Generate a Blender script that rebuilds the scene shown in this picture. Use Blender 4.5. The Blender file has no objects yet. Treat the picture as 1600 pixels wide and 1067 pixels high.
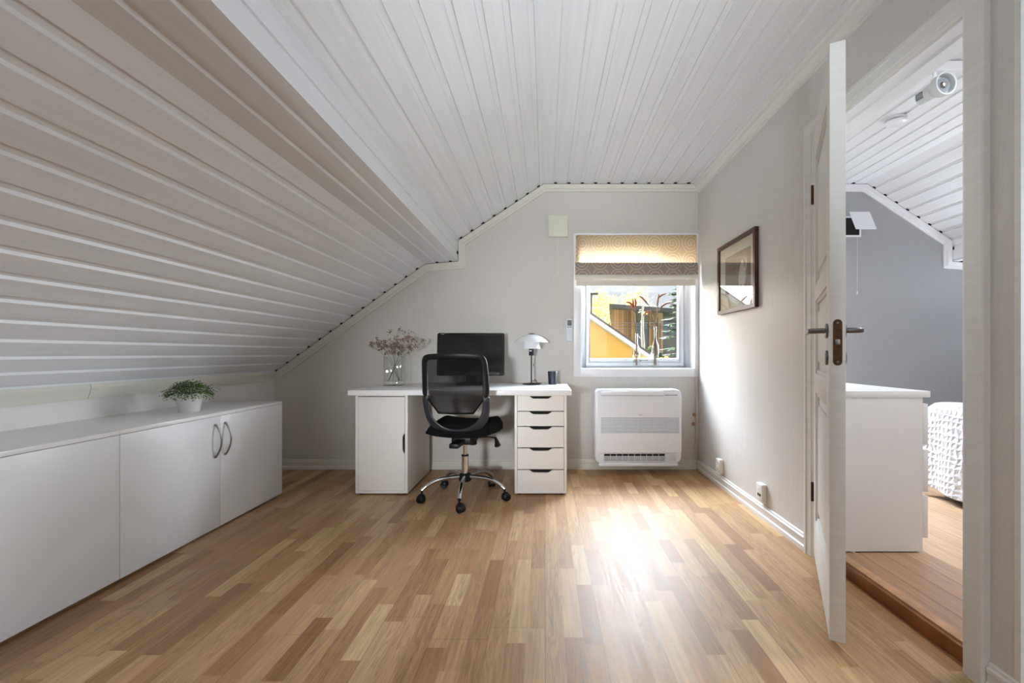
import bpy, bmesh, math, random
from mathutils import Vector, Matrix
random.seed(7)
S = bpy.context.scene
COL = S.collection
R = math.radians

# ------------------------------------------------------------------ camera
CX, CY, F, H = 852.0, 552.0, 700.0, 0.98          # optical axis (pixels), focal length (pixels), eye height
cam_d = bpy.data.cameras.new('camera')
cam = bpy.data.objects.new('camera', cam_d); COL.objects.link(cam)
cam.location = (0, 0, H); cam.rotation_euler = (R(90), 0, 0)
cam_d.sensor_fit = 'HORIZONTAL'; cam_d.sensor_width = 36.0
cam_d.lens = F / 1600 * 36.0
cam_d.shift_x = (800 - CX) / 1600; cam_d.shift_y = (CY - 533.5) / 1600
cam_d.clip_start = 0.02; cam_d.clip_end = 300
S.camera = cam

# ------------------------------------------------------------------ view
S.view_settings.view_transform = 'Standard'
S.view_settings.look = 'None'
S.view_settings.exposure = 0.0
S.view_settings.gamma = 1.0
S.view_settings.use_curve_mapping = False
S.cycles.use_denoising = True
S.cycles.max_bounces = 10
S.cycles.diffuse_bounces = 6
S.cycles.glossy_bounces = 4
S.cycles.transparent_max_bounces = 24
S.cycles.transmission_bounces = 6
S.cycles.sample_clamp_indirect = 6.0
S.cycles.caustics_reflective = False
S.cycles.caustics_refractive = False

def lin(c):
    out = []
    for v in c[:3]:
        v = v / 255.0
        out.append(v / 12.92 if v <= 0.04045 else ((v + 0.055) / 1.055) ** 2.4)
    return (out[0], out[1], out[2], 1.0)

class NT:
    """small helper for node trees"""
    def __init__(self, nt):
        self.nt = nt
    def new(self, typ, **kw):
        n = self.nt.nodes.new(typ)
        for k, v in kw.items():
            setattr(n, k, v)
        return n
    def link(self, a, b):
        self.nt.links.new(a, b)
    def put(self, sock, v):
        if isinstance(v, bpy.types.NodeSocket):
            self.nt.links.new(v, sock)
        elif v is not None:
            sock.default_value = v
    def math(self, op, a, b=None, c=None, clamp=False):
        n = self.new('ShaderNodeMath', operation=op); n.use_clamp = clamp
        self.put(n.inputs[0], a)
        if b is not None: self.put(n.inputs[1], b)
        if c is not None: self.put(n.inputs[2], c)
        return n.outputs[0]
    def smooth(self, v, a, b, lo=0.0, hi=1.0):
        n = self.new('ShaderNodeMapRange', interpolation_type='SMOOTHSTEP')
        self.put(n.inputs['Value'], v)
        n.inputs['From Min'].default_value = a; n.inputs['From Max'].default_value = b
        n.inputs['To Min'].default_value = lo; n.inputs['To Max'].default_value = hi
        return n.outputs['Result']
    def mix(self, fac, a, b, mode='MIX'):
        n = self.new('ShaderNodeMix', data_type='RGBA', blend_type=mode)
        self.put(n.inputs[0], fac); self.put(n.inputs[6], a); self.put(n.inputs[7], b)
        return n.outputs[2]
    def ramp(self, fac, stops):
        n = self.new('ShaderNodeValToRGB')
        e = n.color_ramp.elements
        while len(e) < len(stops): e.new(0.5)
        for i, (p, c) in enumerate(stops):
            e[i].position = p; e[i].color = c
        self.put(n.inputs[0], fac)
        return n.outputs[0]
    def xyz(self, x=0.0, y=0.0, z=0.0):
        n = self.new('ShaderNodeCombineXYZ')
        self.put(n.inputs[0], x); self.put(n.inputs[1], y); self.put(n.inputs[2], z)
        return n.outputs[0]
    def noise(self, vec, scale, detail=2.0, rough=0.5, dist=0.0):
        n = self.new('ShaderNodeTexNoise')
        self.put(n.inputs['Vector'], vec)
        n.inputs['Scale'].default_value = scale; n.inputs['Detail'].default_value = detail
        n.inputs['Roughness'].default_value = rough; n.inputs['Distortion'].default_value = dist
        return n.outputs['Fac']
    def white(self, vec):
        n = self.new('ShaderNodeTexWhiteNoise', noise_dimensions='3D')
        self.put(n.inputs['Vector'], vec)
        return n.outputs['Value'], n.outputs['Color']
    def obj(self):
        return self.new('ShaderNodeTexCoord').outputs['Object']
    def sep(self, v):
        n = self.new('ShaderNodeSeparateXYZ'); self.link(v, n.inputs[0])
        return n.outputs[0], n.outputs[1], n.outputs[2]

# ------------------------------------------------------------------ world: hazy bright sky, brightest above the roofs behind the window
world = bpy.data.worlds.new('sky'); S.world = world
world.use_nodes = True
w = NT(world.node_tree)
world.node_tree.nodes.clear()
gen = w.new('ShaderNodeTexCoord').outputs['Generated']
wx, wy, wz = w.sep(gen)
SKY_PATCH, HIGH_GAIN, LOW_GLOW, RIGHT_GLOW = 35.0, 1.9, 11.0, 56.0
base = w.ramp(w.smooth(wz, 0.0, 0.55), [(0.0, (0.86, 0.91, 0.95, 1)), (0.25, (0.80, 0.88, 0.97, 1)), (1.0, (0.38, 0.58, 0.95, 1))])
cl = w.smooth(w.noise(gen, 3.0, 5.0, 0.6), 0.45, 0.62)
base = w.mix(cl, base, (0.95, 0.96, 0.98, 1))
glow = w.math('MULTIPLY', w.smooth(wz, 0.26, 0.50), w.smooth(wy, 0.15, 0.6))
glow = w.math('MULTIPLY', glow, w.smooth(wz, 0.55, 0.75, 1.0, HIGH_GAIN))
# low hazy glows to the left and to the right of the view
def low_glow(az, el, r0, r1):
    a, e = R(az), R(el)
    d = w.math('ADD', w.math('ADD', w.math('MULTIPLY', wx, math.sin(a) * math.cos(e)), w.math('MULTIPLY', wy, math.cos(a) * math.cos(e))), w.math('MULTIPLY', wz, math.sin(e)))
    return w.math('MULTIPLY', w.smooth(d, math.cos(R(r0)), math.cos(R(r1))), w.smooth(wz, -0.02, 0.03))
low = low_glow(-34, 7, 27, 8)
lowr = low_glow(54, 12, 34, 10)
base = w.mix(w.math('MULTIPLY', low, 0.8), base, (1.0, 0.90, 0.76, 1))
base = w.mix(w.math('MULTIPLY', w.math('MAXIMUM', lowr, w.smooth(glow, 0.0, 1.0)), 0.9), base, (0.84, 0.92, 1.0, 1))
strength = w.math('ADD', w.smooth(wy, -0.4, 0.2, 0.42, 0.74), w.math('MULTIPLY', glow, SKY_PATCH))
strength = w.math('ADD', strength, w.math('MULTIPLY', low, LOW_GLOW))
strength = w.math('ADD', strength, w.math('MULTIPLY', lowr, RIGHT_GLOW))
bg = w.new('ShaderNodeBackground')
w.link(base, bg.inputs['Color']); w.link(strength, bg.inputs['Strength'])
wo = w.new('ShaderNodeOutputWorld'); w.link(bg.outputs[0], wo.inputs[0])
world.cycles.sampling_method = 'MANUAL'; world.cycles.sample_map_resolution = 512

# ------------------------------------------------------------------ sun (from behind the house, lights the facades outside)
sun_d = bpy.data.lights.new('sun', 'SUN'); sun_d.energy = 0.8; sun_d.angle = R(1.0); sun_d.color = (1.0, 0.93, 0.82)
sun = bpy.data.objects.new('sun', sun_d); COL.objects.link(sun)
sun.rotation_euler = (R(42), 0, R(-28))

def portal(name, loc, sx, sy, rx):
    d = bpy.data.lights.new(name, 'AREA'); d.shape = 'RECTANGLE'; d.size = sx; d.size_y = sy
    d.cycles.is_portal = True
    o = bpy.data.objects.new(name, d); COL.objects.link(o)
    o.location = loc; o.rotation_euler = (R(rx), 0, 0)
portal('window_portal', (0.784, 4.03, 1.386), 0.97, 1.08, -90)
portal('bedroom_window_portal', (1.92, 4.03, 1.386), 0.95, 1.08, -90)

def lamp(name, loc, size, energy, color=(1, 1, 1)):
    d = bpy.data.lights.new(name, 'AREA'); d.shape = 'DISK'; d.size = size; d.energy = energy; d.color = color
    o = bpy.data.objects.new(name, d); COL.objects.link(o); o.location = loc
    return o
CEIL_FILL_W = 3.0  # strengths of the added, unseen fill lamps
BED_FILL_W = 14.0
UP_FILL_W = 6.0
DESK_FILL_W = 3.6
# added fill light set at the rear window, behind the viewer
rl = bpy.data.lights.new('rear_fill', 'AREA'); rl.shape = 'RECTANGLE'; rl.size = 1.28; rl.size_y = 1.08
rl.energy = 7.0; rl.color = (0.86, 0.94, 1.0)
rlo = bpy.data.objects.new('rear_fill', rl); COL.objects.link(rlo)
rlo.location = (0.69, -1.78, 1.45); rlo.rotation_euler = (R(90), 0, 0)
# added fill light to the right of the viewer, brightening the cabinets
ld = bpy.data.lights.new('landing_fill', 'AREA'); ld.shape = 'RECTANGLE'; ld.size = 1.1; ld.size_y = 1.1
ld.energy = 22.0; ld.color = (0.76, 0.88, 1.0)
ldo = bpy.data.objects.new('landing_fill', ld); COL.objects.link(ldo)
ldo.location = (2.66, 0.1, 1.35); ldo.rotation_euler = (0, R(90), 0)
S.view_settings.exposure = 0.33

# ------------------------------------------------------------------ materials
def new_mat(name):
    m = bpy.data.materials.new(name); m.use_nodes = True
    nt = NT(m.node_tree); m.node_tree.nodes.clear()
    out = nt.new('ShaderNodeOutputMaterial')
    p = nt.new('ShaderNodeBsdfPrincipled')
    nt.link(p.outputs[0], out.inputs[0])
    return m, nt, p, out

def simple(name, rgb, rough=0.5, metal=0.0, spec=0.5, var=0.03, vscale=8.0, bump=0.0, bscale=200.0, coat=0.0):
    m, nt, p, out = new_mat(name)
    o = nt.obj()
    c = lin(rgb)
    n = nt.noise(o, vscale, 3.0)
    f = nt.smooth(n, 0.3, 0.7, 1.0 - var, 1.0 + var)
    mixn = nt.new('ShaderNodeVectorMath', operation='SCALE')
    mixn.inputs[0].default_value = c[:3]; nt.link(f, mixn.inputs['Scale'])
    nt.link(mixn.outputs[0], p.inputs['Base Color'])
    p.inputs['Roughness'].default_value = rough; p.inputs['Metallic'].default_value = metal
    p.inputs['Specular IOR Level'].default_value = spec
    p.inputs['Coat Weight'].default_value = coat
    if bump:
        b = nt.new('ShaderNodeBump'); b.inputs['Strength'].default_value = bump; b.inputs['Distance'].default_value = 0.002
        nt.link(nt.noise(o, bscale, 3.0), b.inputs['Height']); nt.link(b.outputs[0], p.inputs['Normal'])
    return m

def wallpaper(name, rgb, rough, spec, strength):
    m, nt, p, out = new_mat(name)
    o = nt.obj(); x, y, z = nt.sep(o)
    fine = nt.noise(o, 160.0, 4.0, 0.6)
    st = nt.noise(nt.xyz(nt.math('MULTIPLY', x, 120.0), nt.math('MULTIPLY', y, 120.0), nt.math('MULTIPLY', z, 6.0)), 1.0, 3.0)
    h = nt.math('ADD', nt.math('MULTIPLY', fine, 0.6), nt.math('MULTIPLY', st, 0.4))
    c = lin(rgb)
    f = nt.smooth(h, 0.35, 0.65, 0.965, 1.03)
    vm = nt.new('ShaderNodeVectorMath', operation='SCALE'); vm.inputs[0].default_value = c[:3]; nt.link(f, vm.inputs['Scale'])
    nt.link(vm.outputs[0], p.inputs['Base Color'])
    p.inputs['Roughness'].default_value = rough; p.inputs['Specular IOR Level'].default_value = spec
    b = nt.new('ShaderNodeBump'); b.inputs['Strength'].default_value = strength; b.inputs['Distance'].default_value = 0.002
    nt.link(h, b.inputs['Height']); nt.link(b.outputs[0], p.inputs['Normal'])
    return m

def painted_board(name, rgb, rough=0.42):
    m, nt, p, out = new_mat(name)
    o = nt.obj(); x, y, z = nt.sep(o)
    g = nt.noise(nt.xyz(nt.math('MULTIPLY', x, 40.0), nt.math('MULTIPLY', y, 2.0), nt.math('MULTIPLY', z, 40.0)), 1.0, 4.0, 0.6)
    c = lin(rgb)
    f = nt.smooth(g, 0.3, 0.7, 0.965, 1.02)
    vm = nt.new('ShaderNodeVectorMath', operation='SCALE'); vm.inputs[0].default_value = c[:3]; nt.link(f, vm.inputs['Scale'])
    nt.link(vm.outputs[0], p.inputs['Base Color'])
    p.inputs['Roughness'].default_value = rough
    b = nt.new('ShaderNodeBump'); b.inputs['Strength'].default_value = 0.12; b.inputs['Distance'].default_value = 0.001
    nt.link(g, b.inputs['Height']); nt.link(b.outputs[0], p.inputs['Normal'])
    return m

def planks(name, wd, lmin, lvar, stops, rough, group=3, blen=2.2, knots=False, rings=0.20, seamw=0.006, seamk=0.40):
    m, nt, p, out = new_mat(name)
    o = nt.obj(); x, y, z = nt.sep(o)
    M = nt.math
    u = M('DIVIDE', x, wd)
    col = M('FLOOR', u)
    h1, hc = nt.white(nt.xyz(col, 3.1, 0.7))
    h1b, _ = nt.white(nt.xyz(col, 9.4, 2.7))
    ln = M('ADD', lmin, M('MULTIPLY', h1b, lvar))
    row = M('FLOOR', M('DIVIDE', M('ADD', y, M('MULTIPLY', h1, 7.0)), ln))
    hv, hcol = nt.white(nt.xyz(col, row, 1.3))
    hv2, _ = nt.white(nt.xyz(col, row, 5.9))
    basec = nt.ramp(hv, stops)
    off = M('MULTIPLY', hv2, 60.0)
    # fine grain along the plank
    g = nt.noise(nt.xyz(M('ADD', M('MULTIPLY', x, 85.0), off), M('ADD', M('MULTIPLY', y, 3.5), off), 0.0), 1.0, 6.0, 0.7)
    g2 = nt.noise(nt.xyz(M('ADD', M('MULTIPLY', x, 26.0), off), M('ADD', M('MULTIPLY', y, 1.6), off), 4.0), 1.0, 2.0, 0.5, 0.3)
    ring = M('SINE', M('MULTIPLY', g2, 75.0))
    ring = nt.smooth(ring, -0.2, 1.0, 1.0, 1.0 - rings)
    ringmask = nt.smooth(hv2, 0.25, 0.5)
    ringv = M('ADD', 1.0, M('MULTIPLY', M('SUBTRACT', ring, 1.0), ringmask))
    gr = nt.smooth(g, 0.3, 0.70, 0.76, 1.12)
    g2s = nt.smooth(g2, 0.3, 0.7, 0.93, 1.06)
    f = M('MULTIPLY', M('MULTIPLY', gr, ringv), g2s)
    # seams
    fu = M('FRACT', u)
    e1 = M('LESS_THAN', M('MINIMUM', fu, M('SUBTRACT', 1.0, fu)), 0.008)
    bu = M('DIVIDE', u, float(group)); fb = M('FRACT', bu)
    e2 = M('LESS_THAN', M('MINIMUM', fb, M('SUBTRACT', 1.0, fb)), seamw)
    hb, _ = nt.white(nt.xyz(M('FLOOR', bu), 1.0, 4.4))
    fy = M('FRACT', M('ADD', M('DIVIDE', y, blen), hb))
    e3 = M('LESS_THAN', fy, 0.0009 * 2.2 / blen)
    seam = M('MAXIMUM', M('MULTIPLY', e1, 0.13), M('MULTIPLY', M('MAXIMUM', e2, e3), seamk))
    f = M('MULTIPLY', f, M('SUBTRACT', 1.0, seam))
    vm = nt.new('ShaderNodeVectorMath', operation='SCALE'); nt.link(basec, vm.inputs[0]); nt.link(f, vm.inputs['Scale'])
    colr = vm.outputs[0]
    vo = nt.new('ShaderNodeTexVoronoi', feature='F1'); vo.inputs['Scale'].default_value = 1.0
    ks = (4.0, 1.2) if not knots else (8.0, 3.0)
    nt.link(nt.xyz(M('MULTIPLY', x, ks[0]), M('MULTIPLY', y, ks[1]), 0.0), vo.inputs['Vector'])
    kf = nt.smooth(vo.outputs['Distance'], 0.02, 0.06 if not knots else 0.10, 0.75, 0.0)
    colr = nt.mix(kf, colr, lin((88, 52, 30)))
    nt.link(colr, p.inputs['Base Color'])
    p.inputs['Specular IOR Level'].default_value = 0.6
    rr = nt.smooth(g, 0.3, 0.7, rough - 0.04, rough + 0.06)
    nt.link(rr, p.inputs['Roughness'])
    b = nt.new('ShaderNodeBump'); b.inputs['Strength'].default_value = 0.10; b.inputs['Distance'].default_value = 0.001
    nt.link(f, b.inputs['Height']); nt.link(b.outputs[0], p.inputs['Normal'])
    return m

def thin_glass(name, tint=(0.97, 0.98, 0.98), refl=1.0, ior=1.5, rough=0.0):
    m = bpy.data.materials.new(name); m.use_nodes = True
    nt = NT(m.node_tree); m.node_tree.nodes.clear()
    out = nt.new('ShaderNodeOutputMaterial')
    t = nt.new('ShaderNodeBsdfTransparent'); t.inputs[0].default_value = (*tint, 1)
    g = nt.new('ShaderNodeBsdfGlossy'); g.inputs['Roughness'].default_value = rough
    lw = nt.new('ShaderNodeLayerWeight'); lw.inputs['Blend'].default_value = 0.5
    f0 = ((ior - 1) / (ior + 1)) ** 2
    sch = nt.math('ADD', f0, nt.math('MULTIPLY', 1 - f0, nt.math('POWER', lw.outputs['Facing'], 5.0)))
    mx = nt.new('ShaderNodeMixShader')
    nt.link(nt.math('MULTIPLY', sch, refl, clamp=True), mx.inputs[0])
    nt.link(t.outputs[0], mx.inputs[1]); nt.link(g.outputs[0], mx.inputs[2]); nt.link(mx.outputs[0], out.inputs[0])
    return m

def leafy(name, c1, c2, trans=0.35):
    m, nt, p, out = new_mat(name)
    o = nt.obj()
    n = nt.noise(o, 9.0, 3.0)
    col = nt.ramp(n, [(0.35, lin(c1)), (0.65, lin(c2))])
    nt.link(col, p.inputs['Base Color']); p.inputs['Roughness'].default_value = 0.6
    tr = nt.new('ShaderNodeBsdfTranslucent'); nt.link(col, tr.inputs[0])
    mx = nt.new('ShaderNodeMixShader'); mx.inputs[0].default_value = trans
    nt.link(p.outputs[0], mx.inputs[1]); nt.link(tr.outputs[0], mx.inputs[2]); nt.link(mx.outputs[0], out.inputs[0])
    return m

def vertical_boards(name, c1, c2, wd):
    m, nt, p, out = new_mat(name)
    o = nt.obj(); x, y, z = nt.sep(o)
    u = nt.math('DIVIDE', nt.math('ADD', x, y), wd)
    h, _ = nt.white(nt.xyz(nt.math('FLOOR', u), 0.3, 0.9))
    g = nt.noise(nt.xyz(nt.math('MULTIPLY', x, 30.0), 0.0, nt.math('MULTIPLY', z, 1.5)), 1.0, 4.0)
    col = nt.ramp(nt.math('ADD', nt.math('MULTIPLY', h, 0.6), nt.math('MULTIPLY', g, 0.4)), [(0.2, lin(c1)), (0.8, lin(c2))])
    fu = nt.math('FRACT', u)
    gap = nt.math('LESS_THAN', fu, 0.10)
    col = nt.mix(nt.math('MULTIPLY', gap, 0.7), col, lin((50, 40, 32)))
    nt.link(col, p.inputs['Base Color']); p.inputs['Roughness'].default_value = 0.8
    return m

def blind_fabric(name, trans=0.54):
    m = bpy.data.materials.new(name); m.use_nodes = True
    nt = NT(m.node_tree); m.node_tree.nodes.clear(); M = nt.math
    out = nt.new('ShaderNodeOutputMaterial')
    o = nt.obj(); x, y, z = nt.sep(o)
    W = 0.152
    def ringset(x0, z0, rows):
        fx = M('SUBTRACT', M('FRACT', M('DIVIDE', M('ADD', x, x0), W)), 0.5)
        fz = M('SUBTRACT', M('FRACT', M('DIVIDE', M('ADD', z, z0), W * rows)), 0.5)
        dx = M('MULTIPLY', fx, W); dz = M('MULTIPLY', fz, W * rows)
        d = M('SQRT', M('ADD', M('MULTIPLY', dx, dx), M('MULTIPLY', dz, M('MULTIPLY', dz, 0.75))))
        ang = M('ARCTAN2', dz, dx)
        spiral = M('FRACT', M('ADD', M('DIVIDE', d, 0.023), M('DIVIDE', ang, 2 * math.pi)))
        line = nt.smooth(M('ABSOLUTE', M('SUBTRACT', spiral, 0.5)), 0.06, 0.13, 1.0, 0.0)
        inside = M('LESS_THAN', d, 0.082)
        return M('MULTIPLY', line, inside)
    l = ringset(0.5 * W, 0.02, 1.0)
    weave = nt.noise(o, 500.0, 2.0)
    col = nt.mix(l, lin((150, 140, 132)), lin((214, 204, 188)))
    col = nt.mix(nt.math('MULTIPLY', weave, 0.25), col, lin((120, 112, 104)))
    d = nt.new('ShaderNodeBsdfDiffuse'); nt.link(col, d.inputs[0])
    t = nt.new('ShaderNodeBsdfTranslucent'); nt.link(nt.mix(l, lin((244, 206, 164)), lin((252, 232, 204))), t.inputs[0])
    mx = nt.new('ShaderNodeMixShader'); mx.inputs[0].default_value = trans
    nt.link(d.outputs[0], mx.inputs[1]); nt.link(t.outputs[0], mx.inputs[2]); nt.link(mx.outputs[0], out.inputs[0])
    return m

def chair_mesh_mat(name):
    m = bpy.data.materials.new(name); m.use_nodes = True
    nt = NT(m.node_tree); m.node_tree.nodes.clear(); M = nt.math
    out = nt.new('ShaderNodeOutputMaterial')
    o = nt.obj(); x, y, z = nt.sep(o)
    a = M('FRACT', M('MULTIPLY', x, 330.0)); b = M('FRACT', M('MULTIPLY', z, 330.0))
    hole = M('MULTIPLY', M('GREATER_THAN', a, 0.60), M('GREATER_THAN', b, 0.60))
    p = nt.new('ShaderNodeBsdfPrincipled'); p.inputs['Base Color'].default_value = lin((8, 8, 9)); p.inputs['Roughness'].default_value = 0.8; p.inputs['Specular IOR Level'].default_value = 0.2
    t = nt.new('ShaderNodeBsdfTransparent')
    mx = nt.new('ShaderNodeMixShader'); nt.link(hole, mx.inputs[0])
    nt.link(p.outputs[0], mx.inputs[1]); nt.link(t.outputs[0], mx.inputs[2]); nt.link(mx.outputs[0], out.inputs[0])
    return m

def quilt_mat(name):
    m, nt, p, out = new_mat(name)
    o = nt.obj(); x, y, z = nt.sep(o); M = nt.math
    wv = nt.noise(o, 14.0, 3.0)
    a = M('SINE', M('ADD', M('MULTIPLY', M('ADD', x, y), 190.0), M('MULTIPLY', wv, 9.0)))
    b = M('SINE', M('ADD', M('MULTIPLY', M('ADD', z, M('MULTIPLY', x, 0.6)), 150.0), M('MULTIPLY', wv, 9.0)))
    h = M('ADD', M('MAXIMUM', a, b), M('MULTIPLY', nt.noise(o, 60.0, 3.0), 1.2))
    bmp = nt.new('ShaderNodeBump'); bmp.inputs['Strength'].default_value = 0.9; bmp.inputs['Distance'].default_value = 0.0045
    nt.link(h, bmp.inputs['Height']); nt.link(bmp.outputs[0], p.inputs['Normal'])
    p.inputs['Base Color'].default_value = lin((204, 208, 216)); p.inputs['Roughness'].default_value = 0.85
    return m

MT = {}
MT['ceil'] = painted_board('painted_ceiling_boards', (230, 232, 235))
MT['dark'] = simple('gap_shade_dark', (18, 17, 16), 0.9)  # near-black colour standing in for shade in gaps and holes
MT['wall'] = wallpaper('warm_grey_wallpaper', (205, 200, 193), 0.6, 0.4, 0.25)
MT['wall_side'] = wallpaper('textured_pale_wallpaper', (212, 208, 204), 0.42, 0.5, 0.45)
MT['wall_bed'] = wallpaper('cool_grey_wallpaper', (158, 160, 162), 0.6, 0.4, 0.15)
MT['knee'] = simple('white_painted_wall', (226, 223, 218), 0.55, bump=0.1)
MT['cream'] = painted_board('cream_painted_trim', (217, 214, 202), 0.4)
MT['trim'] = painted_board('white_painted_trim', (226, 225, 221), 0.38)
MT['window_white'] = simple('white_window_paint', (236, 237, 240), 0.3, var=0.01)
MT['floor'] = planks('oak_parquet', 0.0655, 0.22, 0.40,
    [(0.0, lin((148, 106, 66))), (0.12, lin((166, 124, 81))), (0.5, lin((181, 141, 97))), (0.88, lin((191, 154, 111))), (1.0, lin((208, 175, 128)))], 0.45)
MT['pine'] = planks('pine_floorboards', 0.105, 2.4, 1.5,
    [(0.0, lin((178, 140, 106))), (0.5, lin((190, 153, 119))), (1.0, lin((202, 167, 134)))], 0.35, group=1, blen=4.0, knots=True, rings=0.14, seamw=0.018, seamk=0.62)
MT['threshold'] = simple('brown_stained_wood', (140, 86, 50), 0.4, var=0.15, vscale=14)
MT['threshold_top'] = simple('worn_wood_threshold', (186, 144, 104), 0.45, var=0.15, vscale=14)
MT['white'] = simple('white_laminate', (234, 234, 234), 0.32, var=0.008)
MT['alex'] = simple('white_lacquer', (226, 222, 217), 0.4, var=0.01)
MT['cab_door'] = simple('white_satin_front', (228, 229, 231), 0.36, var=0.008)
MT['steel'] = simple('brushed_steel', (150, 146, 142), 0.35, 1.0)
MT['chrome'] = simple('chrome', (215, 215, 218), 0.08, 1.0, var=0.0)
MT['black'] = simple('black_plastic', (11, 11, 13), 0.45, var=0.05, spec=0.3)
MT['black_fabric'] = simple('black_fabric', (9, 9, 10), 0.95, spec=0.2, var=0.15, vscale=60, bump=0.3, bscale=500)
MT['char'] = simple('charcoal_plastic', (38, 40, 46), 0.38, var=0.05)
MT['mesh'] = chair_mesh_mat('black_chair_mesh')
MT['screen'] = simple('black_glossy_screen', (12, 13, 16), 0.10, var=0.0, spec=0.6)
MT['bezel'] = simple('black_gloss_bezel', (20, 20, 23), 0.2, var=0.0)
MT['silver_ink'] = simple('silver_lettering', (205, 207, 210), 0.4, var=0.0)
MT['grey_ink'] = simple('grey_lettering', (92, 95, 102), 0.5, var=0.0)
MT['opal'] = simple('opal_glass', (238, 240, 243), 0.18, var=0.0)
MT['navy'] = simple('dark_blue_glaze', (38, 43, 56), 0.45, var=0.06)
MT['glass'] = thin_glass('clear_glass', (0.975, 0.985, 0.982), 1.0, 1.5)
MT['pane'] = thin_glass('window_glass', (0.985, 0.99, 0.99), 0.8, 1.45)
MT['picture_glass'] = thin_glass('picture_glass', (0.97, 0.97, 0.97), 1.3, 1.5)
MT['water'] = thin_glass('water', (0.9, 0.93, 0.93), 0.5, 1.33)
MT['leaf'] = leafy('small_green_leaves', (34, 78, 14), (84, 134, 32))
MT['stem'] = simple('dry_green_stem', (96, 92, 62), 0.8)
MT['blossom'] = simple('dusty_mauve_blossom', (156, 126, 120), 0.9, var=0.3, vscale=60)
MT['blossom_green'] = simple('olive_bud', (118, 114, 78), 0.9, var=0.3, vscale=60)
MT['rust'] = simple('rust_red_seed_head', (134, 58, 34), 0.85, var=0.25, vscale=80)
MT['brown'] = simple('brown_seed_head', (112, 76, 62), 0.85, var=0.25, vscale=80)
MT['dry_stem'] = simple('dry_brown_stem', (120, 92, 60), 0.8, var=0.2)
MT['ceramic'] = simple('white_ceramic', (226, 222, 219), 0.35, var=0.01)
MT['soil'] = simple('potting_soil', (52, 40, 30), 0.95, var=0.3, vscale=80)
MT['blind'] = blind_fabric('swirl_patterned_linen')
MT['blind_fold'] = blind_fabric('swirl_patterned_linen_lined', 0.08)
MT['blind_lining'] = simple('cream_blind_lining', (222, 215, 202), 0.8, var=0.03)
MT['vent'] = simple('cream_plastic', (216, 216, 198), 0.45, var=0.01)
MT['plastic_white'] = simple('white_plastic', (233, 235, 240), 0.3, var=0.005)
MT['plastic_pale'] = simple('pale_plastic', (214, 217, 224), 0.35, var=0.005)
MT['grille_shade'] = simple('grille_recess_shade', (52, 56, 64), 0.6)  # darkened to paint the shade behind the intake louvres
MT['deep'] = simple('outlet_recess', (30, 31, 34), 0.8)
MT['lcd'] = simple('grey_lcd', (66, 74, 70), 0.2)
MT['spot_paint'] = simple('pale_grey_paint', (196, 203, 202), 0.35, var=0.01)
MT['socket'] = simple('socket_plastic', (232, 230, 224), 0.35, var=0.005)
MT['woodplug'] = simple('bare_wood_plug', (170, 128, 96), 0.7, var=0.15, vscale=60)
MT['frame_wood'] = simple('dark_mahogany', (66, 34, 24), 0.35, var=0.2, vscale=30)
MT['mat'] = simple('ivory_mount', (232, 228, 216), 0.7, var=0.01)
MT['tulip'] = simple('pale_petals', (214, 212, 202), 0.8)
MT['brass'] = simple('dark_bronze', (86, 60, 38), 0.4, 0.8, var=0.25, vscale=60)
MT['handle'] = simple('satin_nickel', (120, 118, 116), 0.3, 1.0)
MT['quilt'] = quilt_mat('white_quilt')
MT['bed_dark'] = simple('dark_bed_base', (40, 38, 38), 0.8)
MT['yellow'] = simple('yellow_render', (226, 172, 88), 0.85, var=0.03, vscale=3, bump=0.2, bscale=40)
MT['fascia'] = simple('white_fascia', (224, 230, 236), 0.6)
MT['roof_dark'] = simple('dark_roofing', (92, 98, 104), 0.7)
MT['tiles'] = simple('roof_tiles', (96, 84, 78), 0.8, var=0.2, vscale=12)
MT['cladding'] = vertical_boards('weathered_timber', (118, 98, 80), (196, 168, 138), 0.11)
MT['grey_panel'] = simple('grey_panel', (112, 118, 126), 0.6)
MT['house_glass'] = simple('window_reflection', (150, 168, 180), 0.05, 0.6)
MT['bark'] = simple('dark_bark', (92, 78, 66), 0.9, var=0.25, vscale=20)
MT['birch_bark'] = simple('birch_bark', (206, 200, 190), 0.8, var=0.2, vscale=10)
MT['autumn'] = leafy('autumn_leaves', (196, 156, 30), (226, 192, 70), 0.22)
MT['autumn_green'] = leafy('yellow_green_leaves', (138, 138, 40), (196, 172, 62), 0.22)
MT['spruce'] = leafy('spruce_needles', (40, 62, 34), (78, 100, 52), 0.2)
MT['bush'] = leafy('shrub_leaves', (52, 70, 36), (112, 122, 60), 0.3)
MT['grass'] = simple('lawn', (66, 78, 42), 0.95, var=0.25, vscale=3)

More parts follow.
